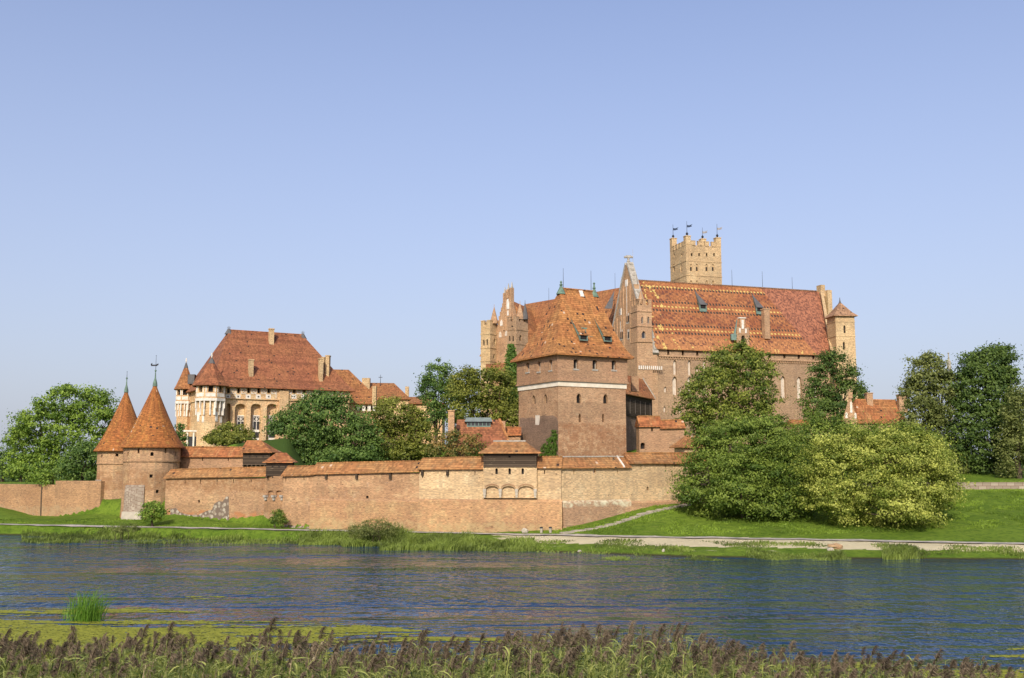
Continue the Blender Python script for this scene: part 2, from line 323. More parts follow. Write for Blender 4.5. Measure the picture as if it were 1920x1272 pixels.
def water_mat():
    t = NT('river_water'); pos = t.pos()
    h1 = t.noise(t.scale(pos, (.9, .5, 1)), .75, 2, .5, .5); h2 = t.noise(t.scale(pos, (1.0, .6, 1)), 1.7, 2, .55, .5); h3 = t.noise(t.scale(pos, (.5, .8, 1)), .33, 3, .6, .5)
    gust = t.ramp(t.noise(t.scale(pos, (.018, .09, 1)), 1.0, 4, .65), .36, .60, .40, 1.15)
    h = t.math('ADD', t.math('MULTIPLY', h1, .62), t.math('ADD', t.math('MULTIPLY', h2, .36), t.math('MULTIPLY', h3, .40)))
    h = t.math('MULTIPLY', h, gust)
    t.col((.008, .031, .074), .08, .5); t.b.inputs['IOR'].default_value = 1.333
    t.bump(h, 1.0, .70)
    return t.m
M_WATER = water_mat()

def leafmat(name, ca, cb, trans=.3, rough=.55):
    t = NT(name); a = t.n('ShaderNodeAttribute', attribute_name='tone')
    c = t.mix(a.outputs['Fac'], ca, cb); t.col(c, rough, .25)
    tr = t.n('ShaderNodeBsdfTranslucent'); t.l(t.mix(1.0, c, (1.3, 1.4, .7), 'MULTIPLY'), tr.inputs['Color'])
    mx = t.n('ShaderNodeMixShader'); mx.inputs[0].default_value = trans
    t.l(t.b.outputs[0], mx.inputs[1]); t.l(tr.outputs[0], mx.inputs[2]); t.l(mx.outputs[0], t.out.inputs[0]); return t.m
L_MAPLE = leafmat('maple_leaves', (.085, .155, .020), (.29, .40, .060))
L_DARK = leafmat('dark_leaves', (.045, .085, .018), (.14, .205, .040))
L_BLUE = leafmat('deep_green_leaves', (.050, .105, .022), (.185, .275, .060))
L_OLIVE = leafmat('olive_leaves', (.085, .110, .016), (.29, .30, .055))
L_YEL = leafmat('yellowing_leaves', (.065, .110, .016), (.30, .33, .060))
L_BUSH = leafmat('bush_leaves', (.060, .110, .014), (.26, .33, .055))
L_BRIGHT = leafmat('bright_bush_leaves', (.12, .165, .018), (.52, .54, .12))
L_IVY = leafmat('ivy_leaves', (.05, .10, .014), (.12, .20, .03))
L_TIRED = leafmat('grey_olive_leaves', (.085, .110, .026), (.25, .275, .080))
L_AUT = leafmat('autumn_leaves', (.08, .12, .025), (.32, .20, .06))
M_REED = leafmat('reed_blades', (.050, .090, .014), (.36, .38, .11), .25)
M_SHORE = leafmat('shore_blades', (.075, .105, .022), (.24, .31, .06), .3)
M_STRAW = leafmat('dry_stalks', (.28, .22, .12), (.50, .42, .26), .1)
M_PLUME = leafmat('reed_plumes', (.075, .055, .036), (.25, .19, .125), .25, .9)

# ------------------------------------------------------------------ mesh helpers
class MB:
    def __init__(s): s.v = []; s.f = []; s.m = []; s.sm = []
    def face(s, pts, m=0, sm=False):
        i = len(s.v); s.v.extend([Vector(p) for p in pts]); s.f.append(tuple(range(i, i + len(pts)))); s.m.append(m); s.sm.append(sm)
    def box(s, c, ux, uy, uz, m=0):
        c, ux, uy, uz = map(Vector, (c, ux, uy, uz))
        q = [c + ux * a + uy * b + uz * d for d in (-1, 1) for a, b in ((-1, -1), (1, -1), (1, 1), (-1, 1))]
        for f in ((3, 2, 1, 0), (4, 5, 6, 7), (0, 1, 5, 4), (1, 2, 6, 5), (2, 3, 7, 6), (3, 0, 4, 7)): s.face([q[k] for k in f], m)
    def aab(s, x0, x1, y0, y1, z0, z1, m=0):
        s.box(((x0 + x1) / 2, (y0 + y1) / 2, (z0 + z1) / 2), ((x1 - x0) / 2, 0, 0), (0, (y1 - y0) / 2, 0), (0, 0, (z1 - z0) / 2), m)
    def pbox(s, pl, u0, u1, z0, z1, d0, d1, m=0):           # box on a plane, from offset d0 (in) to d1 (out)
        a = pl.pt((u0 + u1) / 2, (z0 + z1) / 2, (d0 + d1) / 2)
        s.box(a, pl.u * (u1 - u0) / 2, -pl.n * (d1 - d0) / 2, Vector((0, 0, (z1 - z0) / 2)), m)
    def prism(s, poly, z0, z1, m=0, top=True, bottom=False, poly1=None):
        p1 = poly1 or poly; n = len(poly)
        for i in range(n):
            a, b = poly[i], poly[(i + 1) % n]; a1, b1 = p1[i], p1[(i + 1) % n]
            s.face([(a[0], a[1], z0), (b[0], b[1], z0), (b1[0], b1[1], z1), (a1[0], a1[1], z1)], m)
        if top: s.face([(p[0], p[1], z1) for p in p1], m)
        if bottom: s.face([(p[0], p[1], z0) for p in reversed(poly)], m)
    def lathe(s, c, prof, n=24, m=0, sm=True, a0=0):
        ring = lambda r, z: [Vector((c[0] + r * math.cos(a0 + 2 * math.pi * k / n), c[1] + r * math.sin(a0 + 2 * math.pi * k / n), z)) for k in range(n)]
        for (r0, z0), (r1, z1) in zip(prof, prof[1:]):
            A, B = ring(r0, z0), ring(r1, z1)
            for k in range(n):
                j = (k + 1) % n
                q = [A[k], A[j], B[j], B[k]]
                if r1 < 1e-4: q = [A[k], A[j], B[k]]
                elif r0 < 1e-4: q = [A[k], B[j], B[k]]
                s.face(q, m, sm)
    def tube(s, pts, rad, n=6, m=0):
        pts = [Vector(p) for p in pts]; rings = []
        for i, p in enumerate(pts):
            d = (pts[min(i + 1, len(pts) - 1)] - pts[max(i - 1, 0)]).normalized()
            a = d.cross(Vector((0.3, 1, .2))).normalized(); b = d.cross(a)
            rings.append([p + (a * math.cos(2 * math.pi * k / n) + b * math.sin(2 * math.pi * k / n)) * rad[i] for k in range(n)])
        for A, B in zip(rings, rings[1:]):
            for k in range(n): s.face([A[k], A[(k + 1) % n], B[(k + 1) % n], B[k]], m, True)
        s.face(rings[-1], m)
    def loft(s, A, B, m=0, caps=True):                      # two matching closed profiles
        n = len(A)
        for i in range(n): s.face([A[i], A[(i + 1) % n], B[(i + 1) % n], B[i]], m)
        if caps: s.face(list(reversed(A)), m); s.face(B, m)
    def hip(s, cor, ze, r0, r1, zr, prof=((0, 0), (1, 1)), m=0, th=.25, sub=1):
        cor = [Vector((c[0], c[1], 0)) for c in cor]; rid = [Vector((*r0[:2], 0)), Vector((*r1[:2], 0)), Vector((*r1[:2], 0)), Vector((*r0[:2], 0))]
        rings = []
        for h, v in prof:
            rings.append([(c.lerp(r, h)).to_3d() + Vector((0, 0, ze + (zr - ze) * v)) for c, r in zip(cor, rid)])
        base = [Vector((c.x, c.y, ze - th)) for c in cor]; rings = [base] + rings
        for A, B in zip(rings, rings[1:]):
            for k in range(4):
                j = (k + 1) % 4; q = [A[k], A[j], B[j], B[k]]
                if (B[k] - B[j]).length < 1e-3: q = q[:3]
                s.face(q, m)
        s.face(list(reversed(base)), m)
    def build(s, name, mats, parent=None, uvo=None):
        me = bpy.data.meshes.new(name); loc = Vector(parent.get('_w', (0, 0, 0))) if parent else Vector((0, 0, 0))
        me.from_pydata([v - loc for v in s.v], [], s.f)
        mats = mats if isinstance(mats, (list, tuple)) else [mats]
        for m in mats: me.materials.append(m)
        me.polygons.foreach_set('material_index', s.m)
        if any(s.sm): me.polygons.foreach_set('use_smooth', s.sm)
        uvl = me.uv_layers.new(name='UVMap'); uvo = Vector(uvo) if uvo else Vector((0, 0, 0)); Z = Vector((0, 0, 1)); arr = []
        for f in s.f:
            pts = [s.v[i] for i in f]; n = Vector((0, 0, 0))
            for i in range(len(pts)): n += (pts[i] - pts[0]).cross(pts[(i + 1) % len(pts)] - pts[0])
            if n.length < 1e-9: n = Vector((0, -1, 0))
            n.normalize()
            if abs(n.z) > .985: u = Vector((1, 0, 0)); v = Vector((0, 1, 0))
            else: u = Z.cross(n).normalized(); v = n.cross(u)
            for p in pts: q = p - uvo; arr += [q.dot(u), q.dot(v)]
        uvl.data.foreach_set('uv', arr)
        o = bpy.data.objects.new(name, me); COL.objects.link(o)
        if parent: o.parent = parent
        return o

def thing(name, label, cat, loc, group=None):
    o = bpy.data.objects.new(name, None); COL.objects.link(o); o.location = loc; o['_w'] = tuple(loc)
    o.empty_display_size = .5; o['label'] = label; o['category'] = cat
    if group: o['group'] = group
    return o
def tag(o, label=None, cat=None, group=None, kind=None):
    for k, v in (('label', label), ('category', cat), ('group', group), ('kind', kind)):
        if v: o[k] = v
    return o

def arch_pts(u0, u1, zs, zt, kind, n=8):
    out = []; mid = (u0 + u1) / 2; half = (u1 - u0) / 2; h = zt - zs
    for k in range(n + 1):
        d = -math.cos(math.pi * k / n)
        w = math.sqrt(max(0, 1 - d * d)); z = h * w if kind == 'r' else h * (.72 * w + .28 * (1 - abs(d)))
        out.append((mid + d * half, zs + z))
    return out
def outline(op):
    u0, u1, z0, z1 = op['u0'], op['u1'], op['z0'], op['z1']
    if not op['arch']: return [(u0, z0), (u1, z0), (u1, z1), (u0, z1)], None
    hh = min((u1 - u0) * (.5 if op['arch'] == 'r' else .85), (z1 - z0) * .6)
    if op['arch'] == 's': hh = (u1 - u0) * .28
    ap = arch_pts(u0, u1, z1 - hh, z1, 'r' if op['arch'] in 'rs' else 'p')
    return [(u0, z0), (u1, z0)] + list(reversed(ap)), ap
def facade(mb, pl, z0, z1, ops=(), u0=0.0, u1=None, m=0, off=0.0):
    u1 = pl.L if u1 is None else u1
    ops = [o for o in ops if o['u1'] > u0 and o['u0'] < u1]
    us = sorted({u0, u1, *[x for o in ops for x in (o['u0'], o['u1'])]}); zs = sorted({z0, z1, *[x for o in ops for x in (o['z0'], o['z1'])]})
    for a, b in zip(us, us[1:]):
        run = None
        for c, d in zip(zs, zs[1:]):
            hole = any(o['u0'] < (a + b) / 2 < o['u1'] and o['z0'] < (c + d) / 2 < o['z1'] for o in ops)
            if hole:
                if run: mb.face([pl.pt(a, run[0], off), pl.pt(b, run[0], off), pl.pt(b, run[1], off), pl.pt(a, run[1], off)], m); run = None
            else: run = (run[0], d) if run else (c, d)
        if run: mb.face([pl.pt(a, run[0], off), pl.pt(b, run[0], off), pl.pt(b, run[1], off), pl.pt(a, run[1], off)], m)
    for o in ops:
        ol, ap = outline(o)
        if ap:
            mid = len(ap) // 2
            L = [(o['u0'], o['z1'])] + ap[:mid + 1]; Rr = ap[mid:] + [(o['u1'], o['z1'])]
            mb.face([pl.pt(u, z, off) for u, z in reversed(L[::-1])][::-1], m); mb.face([pl.pt(u, z, off) for u, z in Rr][::-1], m)
        d = o['depth']
        for i in range(len(ol)):
            (a, c), (b, e) = ol[i], ol[(i + 1) % len(ol)]
            mb.face([pl.pt(a, c, off), pl.pt(a, c, off - d), pl.pt(b, e, off - d), pl.pt(b, e, off)], m)
        if o['back']: mb.face([pl.pt(u, z, off - d) for u, z in ol], o.get('bm', m))
def window(parent, pl, op, mat=None, frame=None, off=0.0, name='window', sill=None, bars=0, sm=None):
    mb = MB(); ol, _ = outline(op); d = op['depth'] - .02
    mb.face([pl.pt(u, z, off - d) for u, z in ol], 0)
    u0, u1, z0, z1 = op['u0'], op['u1'], op['z0'], op['z1']
    if frame:
        w = min(.14, (u1 - u0) * .14)
        mb.pbox(pl, u0 + .01, u0 + w, z0, z1 - (u1 - u0) * .3, off - d, off - d + .1, 1); mb.pbox(pl, u1 - w, u1 - .01, z0, z1 - (u1 - u0) * .3, off - d, off - d + .1, 1)
        mb.pbox(pl, u0 + w, u1 - w, z0 + .01, z0 + w, off - d, off - d + .1, 1)
        for k in range(bars):
            u = u0 + (u1 - u0) * (k + 1) / (bars + 1); mb.pbox(pl, u - w * .35, u + w * .35, z0 + w, z1 - .02 - (u1 - u0) * .1, off - d + .01, off - d + .08, 1)
    o = mb.build(name, [mat or M_DARK, frame or M_WHITE], parent)
    if sill:
        m2 = MB(); m2.pbox(pl, u0 - .12, u1 + .12, z0 - .2, z0 - .003, off - .12, off + .09); m2.build('sill', sm or M_STONE, parent).name = 'window_sill'
    return o
def openings(mb, parent, pl, specs, z0, z1, m=0, off=0.0, u0=0.0, u1=None):
    """specs: (x0,y0,x1,y1,arch,depth,kind)"""
    ops = []; wins = []
    for sp in specs:
        x0, y0, x1, y1, arch, depth, kind = sp
        o = pl.rect(x0, y0, x1, y1, arch, depth); ops.append(o)
        if kind in ('niche', 'white', 'brickback'):
            if kind == 'niche': o['back'] = True
            else: o['back'] = False; wins.append((o, kind))
        else: wins.append((o, kind))
    facade(mb, pl, z0, z1, ops, u0, u1, m, off)
    for o, kind in wins:
        if kind == 'white': window(parent, pl, o, M_NICHE, off=off, name='blind_window')
        elif kind == 'slit': window(parent, pl, o, M_DARK, off=off, name='arrow_slit')
        elif kind == 'sill': window(parent, pl, o, M_DARK, off=off, sill=True, frame=M_STONE)
        elif kind == 'glass': window(parent, pl, o, M_GLASS, frame=M_WHITE, off=off, bars=1)
        else: window(parent, pl, o, M_DARK, off=off)
def merlons(mb, pl, z, h, w, gap, th, m=0, u0=0, u1=None):
    u1 = pl.L if u1 is None else u1; n = max(1, round((u1 - u0 + gap) / (w + gap))); w2 = (u1 - u0 + gap) / n - gap
    for k in range(n):
        a = u0 + k * (w2 + gap); mb.pbox(pl, a, a + w2, z, z + h, -th, 0, m)
        mb.pbox(pl, a - .05, a + w2 + .05, z + h, z + h + .14, -th - .05, .06, m)
def rotrect(c, u, v, w, d):                                 # plan rectangle, c = front-left corner, u right, v back
    c = Vector(c[:2]); u = Vector(u[:2]); v = Vector(v[:2]); return [c, c + u * w, c + u * w + v * d, c + v * d]
def spike(mb, x, y, z0, z1, r=.05, m=0): mb.tube([(x, y, z0), (x, y, z1)], [r, r * .5], 5, m)

# ------------------------------------------------------------------ terrain
UF = 1900 * 1.0
def U(px): return (px - 960) / F / 1.0165
def prof(px, shore, path, foot, Yf, extra):
    ys = PZ(960, shore, 0).y; yp = PZ(960, path, 1.1).y if path else ys + 8
    zf = Zat(foot, Yf)
    pts = [(ys - 25, -2.6), (ys - 6, -.9), (ys, 0.0), (ys + 1.2, .28), (yp - 2.2, .98), (yp, 1.1), (yp + 1.4, 1.12), (Yf, zf)] + extra
    return (U(px), pts)
PROF = [
    prof(-700, 998, 980, 930, 175, [(176, 4), (240, 6), (700, 7)]),
    prof(0, 1003, 984, 948, 160, [(161, 3.4), (200, 5), (700, 7)]),
    prof(60, 1004, 985, 966, 155, [(156, 3.4), (200, 5), (700, 7)]),
    prof(105, 1005, 985, 968, 152, [(153, 3.6), (200, 5), (700, 7)]),
    prof(185, 1007, 986, 963, 148, [(149, 4), (175, 6), (200, 9), (700, 9)]),
    prof(280, 1009, 989, 974, 139.5, [(144, 3.5), (160, 6.5), (200, 10), (700, 10)]),
    prof(325, 1011, 990, 964, 138, [(140, 5), (150, 8), (175, 10.5), (700, 10)]),
    prof(430, 1013, 992, 979, 134, [(136, 5.5), (148, 8.0), (158, 12), (200, 12.5), (700, 10)]),
    prof(535, 1016, 994, 988, 130, [(132, 6), (146, 8.5), (158, 13.0), (200, 13.0), (700, 10)]),
    prof(572, 1018, 995, 991, 128.5, [(130, 6), (146, 8), (165, 8.5), (190, 12.5), (700, 10)]),
    prof(610, 1019, 995, 993, 127.5, [(129, 6), (146, 7.5), (165, 8), (200, 12.5), (700, 10)]),
    prof(700, 1024, 997, 995, 125, [(127, 6), (145, 7), (165, 8), (200, 12.5), (700, 10)]),
    prof(905, 1031, 1001, 997, 120, [(122, 6.5), (140, 7.5), (165, 9), (200, 13), (700, 10)]),
    prof(1040, 1035, 1003, 986.5, 119.5, [(121.5, 6.5), (136, 8.0), (150, 10), (200, 14), (700, 10)]),
    prof(1100, 1037, 1004, 978, 121.2, [(123.2, 6.8), (136, 9.0), (150, 10), (200, 14), (700, 10)]),
    prof(1137, 1038.5, 1005, 969, 122.7, [(124.7, 7), (138, 9.5), (160, 11), (200, 14), (700, 10)]),
    prof(1181, 1040, 1006, 958, 124.6, [(127, 7), (138, 9.5), (160, 11), (200, 14), (700, 10)]),
    prof(1226, 1042, 1006.5, 946, 126.6, [(129, 7), (145, 9.5), (170, 12), (200, 14), (700, 10)]),
    prof(1270, 1043.5, 1007.5, 943, 128.4, [(131, 7), (145, 9.5), (170, 12), (200, 14), (700, 10)]),
    prof(1330, 1045, 1008, 945, 131, [(134, 6.0), (145, 9), (170, 12), (200, 14), (700, 10)]),
    prof(1500, 1047, 1011, 930, 138, [(140, 6), (160, 9), (200, 12), (700, 9)]),
    prof(1780, 1049, 1017, 919, 140, [(142.5, 6.7), (160, 8), (200, 10), (700, 9)]),
    prof(2000, 1050, 1021, 917, 140, [(142.5, 6.7), (160, 8), (200, 10), (700, 9)]),
    prof(2900, 1052, 1030, 925, 140, [(142.5, 6.7), (160, 8), (200, 10), (700, 9)]),
]
def H(x, y):
    u = x / max(y, 1.0)
    if u <= PROF[0][0]: a = b = PROF[0][1]; t = 0
    elif u >= PROF[-1][0]: a = b = PROF[-1][1]; t = 0
    else:
        for (ua, pa), (ub, pb) in zip(PROF, PROF[1:]):
            if ua <= u <= ub: a, b, t = pa, pb, (u - ua) / (ub - ua); break
    # blend matching knots so that path, shore and foot lines stay continuous
    q = [((p[0] * (1 - t) + r[0] * t), (p[1] * (1 - t) + r[1] * t)) for p, r in zip(a[:8], b[:8])]
    if y <= q[0][0]: return q[0][1]
    for (y0, z0), (y1, z1) in zip(q, q[1:]):
        if y <= y1: return z0 + (z1 - z0) * (y - y0) / max(y1 - y0, 1e-6)
    def tail(p):
        pts = [p[7]] + p[8:]
        yy = y - (q[7][0] - p[7][0]) * max(0, 1 - (y - q[7][0]) / 20)
        for (y0, z0), (y1, z1) in zip(pts, pts[1:]):
            if yy <= y1: return z0 + (z1 - z0) * max(0, yy - y0) / max(y1 - y0, 1e-6)
        return pts[-1][1]
    return tail(a) * (1 - t) + tail(b) * t

def grid_mesh(name, xs_fn, rows, cols, mat, zf, attrs=None):
    nr, nc = len(rows), len(cols); V = np.zeros((nr, nc, 3)); A = {k: np.zeros((nr, nc)) for k in (attrs or {})}
    for i, y in enumerate(rows):
        for j, c in enumerate(cols):
            x = xs_fn(c, y); V[i, j] = (x, y, zf(x, y))
            for k, fn in (attrs or {}).items(): A[k][i, j] = fn(x, y)
    idx = np.arange(nr * nc).reshape(nr, nc)
    q = np.stack([idx[:-1, :-1], idx[:-1, 1:], idx[1:, 1:], idx[1:, :-1]], -1).reshape(-1, 4)
    o = np_mesh(name, V.reshape(-1, 3), q, mat, smooth=True)
    for k, a in A.items():
        at = o.data.attributes.new(k, 'FLOAT', 'POINT'); at.data.foreach_set('value', a.ravel().astype(np.float32))
    return o
def np_mesh(name, V, Q, mats, tone=None, parent=None, smooth=False, mi=None):
    me = bpy.data.meshes.new(name); n = len(V); q = len(Q); k = Q.shape[1]
    loc = np.array(parent.get('_w', (0, 0, 0))) if parent else np.zeros(3)
    me.vertices.add(n); me.vertices.foreach_set('co', (V - loc).astype(np.float32).ravel())
    me.loops.add(q * k); me.loops.foreach_set('vertex_index', Q.astype(np.int32).ravel())
    me.polygons.add(q); me.polygons.foreach_set('loop_start', np.arange(0, q * k, k, dtype=np.int32)); me.polygons.foreach_set('loop_total', np.full(q, k, np.int32))
    for m in (mats if isinstance(mats, list) else [mats]): me.materials.append(m)
    if mi is not None: me.polygons.foreach_set('material_index', mi.astype(np.int32))
    if smooth: me.polygons.foreach_set('use_smooth', np.ones(q, bool))
    me.update(calc_edges=True)
    if tone is not None:
        at = me.attributes.new('tone', 'FLOAT', 'FACE'); at.data.foreach_set('value', tone.astype(np.float32))
    o = bpy.data.objects.new(name, me); COL.objects.link(o)
    if parent: o.parent = parent
    return o
def nz(x, y, s, seed=0.): return mnoise.noise(Vector((x * s, y * s, seed)))
def ground_z(x, y):
    z = H(x, y)
    if z > .3 and y < 700: z += .10 * nz(x, y, .35) + .05 * nz(x, y, 1.3, 4)
    return z
def soil(x, y):
    u = x / y; px = u * F * 1.0165 + 960; z = H(x, y)
    if y > 135 or y < 70: return 0.0
    s = 0.0
    k = min(1, max(0, (px - 880) / 120))
    if z < 1.11 and z > .05: s = max(s, k * (1.15 if z > .62 else (.34 if z > .36 else .12)))
    if px < 900 and .3 < z < 1.0: s = max(s, .22)
    return s
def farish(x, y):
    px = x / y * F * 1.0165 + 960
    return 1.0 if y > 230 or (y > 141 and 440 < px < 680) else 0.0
rows = [60, 75, 84] + list(np.arange(88, 165, .55)) + list(np.arange(166, 215, 2.5)) + [230, 260, 320, 420, 600, 900, 1500, 2600, 4200]
cols = list(np.linspace(U(-700), U(2700), 430))
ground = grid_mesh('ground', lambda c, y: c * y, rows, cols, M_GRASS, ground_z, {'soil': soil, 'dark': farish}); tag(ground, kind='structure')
# near bank that carries the reeds and the viewer
def near_z(x, y):
    pts = [(-80, 7.6), (0, 7.3), (4, 7.1), (12, 4.7), (14, 4.15), (28, 1.75), (36, .25), (40, -.25), (60, -2.5)]
    for (y0, z0), (y1, z1) in zip(pts, pts[1:]):
        if y <= y1: return z0 + (z1 - z0) * (y - y0) / (y1 - y0) + (.12 * nz(x, y, .4) if y < 35 else 0)
    return -2.5
nb = grid_mesh('near_bank', lambda c, y: c, list(np.arange(-80, 10, 4)) + list(np.arange(10, 61, 1.0)), list(np.arange(-90, 91, 2.0)), M_GRASS, near_z,
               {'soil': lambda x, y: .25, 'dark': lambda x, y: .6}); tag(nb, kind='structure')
wb = MB(); wb.face([(-500, 20, 0), (500, 20, 0), (500, 190, 0), (-500, 190, 0)]); water = wb.build('river_water', M_WATER); tag(water, kind='structure')

# riverside path and stepped slab path
def ribbon(name, pts, w, mat, lift=.05, ww=None):
    mb = MB(); dense = []
    for a, b in zip(pts, pts[1:]):
        n = max(1, int((Vector(b) - Vector(a)).length / 1.2))
        dense += [Vector(a).lerp(Vector(b), k / n) for k in range(n)]
    dense.append(Vector(pts[-1])); prev = None
    for i, p in enumerate(dense):
        d = (dense[min(i + 1, len(dense) - 1)] - dense[max(i - 1, 0)]).normalized(); n = Vector((-d.y, d.x))
        j = .12 * nz(p.x, p.y, .5, 3); a = p + n * (w / 2 + j); b = p - n * (w / 2 - j)
        cur = [Vector((q.x, q.y, max(ground_z(q.x, q.y), ground_z(p.x, p.y)) + lift)) for q in (b, a)]
        if prev: mb.face([prev[0], cur[0], cur[1], prev[1]])
        prev = cur
    return tag(mb.build(name, mat), kind='structure')
pp = []
for px, py in ((-500, 981), (0, 984), (240, 988), (430, 992), (590, 995), (750, 998), (905, 1001.5), (1040, 1003.5), (1247, 1007.5), (1500, 1011.5), (1780, 1017.5), (2000, 1021.5), (2500, 1030)):
    q = PZ(px, py, 1.1); pp.append((q.x, q.y))
ribbon('path', pp, 1.7, M_ASPH)
def on_ground(px, py, y0=95, y1=150):                       # where a sight line meets the ground
    d = ray(px, py); prevy = y0
    for k in range(600):
        y = y0 + (y1 - y0) * k / 600; p = CAM + d * (y / d.y)
        if p.z <= H(p.x, p.y): return p
    return p
mb = MB(); K = [on_ground(*q) for q in ((1052, 1001.5), (1119, 989.6), (1155, 981.6), (1199, 967.4), (1234.5, 957.5), (1262, 951.5), (1290, 947))]; SL = []
for a, b in zip(K, K[1:]):
    n = max(1, round((b - a).length / 1.5)); SL += [(a.lerp(b, k / n), a.lerp(b, (k + .97) / n)) for k in range(n)]
for a, b in SL:
    d = b - a; d.z = 0; n = Vector((-d.y, d.x, 0)).normalized(); za, zb = ground_z(a.x, a.y), ground_z(b.x, b.y)
    c = (a + b) / 2; c.z = (za + zb) / 2 + .0; d.z = (zb - za) * .55; j = random.uniform(-.06, .06)
    mb.box(c + n * j, d / 2, n * random.uniform(.42, .5), Vector((0, 0, .11)))
tag(mb.build('stepped_path', M_SLAB), kind='structure')

# ------------------------------------------------------------------ curtain walls
def curtain(name, label, A, B, eave, ridge, mat, roofmat=None, slits=(), depth=1.9, foot=None, plinth=None, plmat=None, holes=(), verge=False, beams=(), pext=(0, 0), group='curtain wall sections', niche_holes=()):
    """A, B = (px, Y); eave / ridge = (pyA, pyB) measured at the front face"""
    a = XY(*A, 900); b = XY(*B, 900); pl = Plane(a, b); g = min(H(*a), H(*b))
    zeA = P(A[0], eave[0], A[1]).z; zeB = P(B[0], eave[1], B[1]).z; ze = (zeA + zeB) / 2
    t = thing(name, label, 'castle wall', (a[0], a[1], g), group)
    w = MB(); specs = [(x - .9, y0, x + .9, y1, None, .5, 'slit') for x, y0, y1 in slits] + list(holes)
    openings(w, t, pl, specs, g - 1.2, ze - .02 if roofmat else ze)
    zt = ze - .02 if roofmat else ze
    w.pbox(pl, 0.0, pl.L, g - 1.2, zt - .012, -depth, -depth + .3)
    for uu in (0.0, pl.L - .3): w.pbox(pl, uu + .002, uu + .298, g - 1.2, zt - .012, -depth + .3, -.5)
    w.face([pl.pt(0, zt - .006, 0), pl.pt(pl.L, zt - .006, 0), pl.pt(pl.L, zt - .006, -depth), pl.pt(0, zt - .006, -depth)])
    for uu in (0.001, pl.L - .001): w.face([pl.pt(uu, g - 1.2, 0), pl.pt(uu, g - 1.2, -.5), pl.pt(uu, zt, -.5), pl.pt(uu, zt, 0)])
    w.build('wall', mat, t)
    if plinth:                                             # battered foot standing proud of the wall
        m2 = MB(); zp = pl.uz((A[0] + B[0]) / 2, plinth)[1]
        n = 18
        for k in range(n):
            u0, u1 = -pext[0] + (pl.L + sum(pext)) * k / n, -pext[0] + (pl.L + sum(pext)) * (k + 1) / n
            m2.face([pl.pt(u0, g - 1.2, .55), pl.pt(u1, g - 1.2, .55), pl.pt(u1, zp - .25, .3), pl.pt(u0, zp - .25, .3)])
            m2.face([pl.pt(u0, zp - .25, .3), pl.pt(u1, zp - .25, .3), pl.pt(u1, zp, .003), pl.pt(u0, zp, .003)])
        for uu in (0, pl.L): m2.face([pl.pt(uu, g - 1.2, 0), pl.pt(uu, g - 1.2, .55), pl.pt(uu, zp - .25, .3), pl.pt(uu, zp, .003)])
        m2.build('plinth', plmat or mat, t)
    if roofmat:
        zrA = P(A[0], ridge[0], A[1] + 1.2).z; zrB = P(B[0], ridge[1], B[1] + 1.2).z
        r = MB(); o = .38; mid = depth / 2
        def pr(u, ze, zr): return [pl.pt(u, ze - .05, o), pl.pt(u, ze - .05, -depth - o), pl.pt(u, ze + .09, -depth - o), pl.pt(u, zr, -mid), pl.pt(u, ze + .09, o)]
        n = max(2, int(pl.L / 2)); prev = None
        for k in range(n + 1):
            s_ = k / n; u = -.12 + (pl.L + .24) * s_; sag = .05 * nz(a[0] + u, 0, .5, 7)
            cur = pr(u, zeA + (zeB - zeA) * s_ + sag * .5, zrA + (zrB - zrA) * s_ + sag)
            if prev: r.loft(prev, cur, 0, caps=False)
            else: r.face(cur)
            prev = cur
        r.face(list(reversed(prev))); r.build('roof', roofmat, t)
        rc = MB(); rr = random.Random(A[0])
        L = pl.L; u = 0
        while u < L - .2:                                   # ridge tiles
            s_ = u / L; z = zrA + (zrB - zrA) * s_ + .05 * nz(a[0] + u, 0, .5, 7); c = pl.pt(u + .2, z + .03, -mid)
            rc.box(c, pl.u * .18, pl.n * .11, Vector((0, 0, .06 + rr.random() * .02))); u += .42
        rc.build('ridge_tiles', M_STONE if verge else T_CURT, t)
        if verge:
            v = MB()
            for u in verge: v.loft([pl.pt(u - .1, ze + .05, o + .04), pl.pt(u + .1, ze + .05, o + .04), pl.pt(u + .1, ze + .2, o + .04), pl.pt(u - .1, ze + .2, o + .04)],
                                   [pl.pt(u - .1, zrB, -mid), pl.pt(u + .1, zrB, -mid), pl.pt(u + .1, zrB + .14, -mid), pl.pt(u - .1, zrB + .14, -mid)])
            v.build('verge_board', M_WHITE, t)
        if beams:
            bmn = MB()
            for x in beams:
                u = pl.uz(x, (eave[0] + eave[1]) / 2 + 3)[0]; bmn.pbox(pl, u - .14, u + .14, ze - .75, ze - .06, .001, .28)
            bmn.build('roof_brackets', M_WOOD, t)
    return t, pl, (zeA, zeB)

curtain('castle_wall', 'low bare brick wall at the left edge of the photo, beside the big maple', (-260, 172), (105, 152), (906, 908), None, B_CURT_LEFT)
curtain('castle_wall', 'plain brick wall section joining the left side of the twin cone towers', (104.4, 151.9), (190, 148.5), (906, 898), None, B_CURT_LEFT)
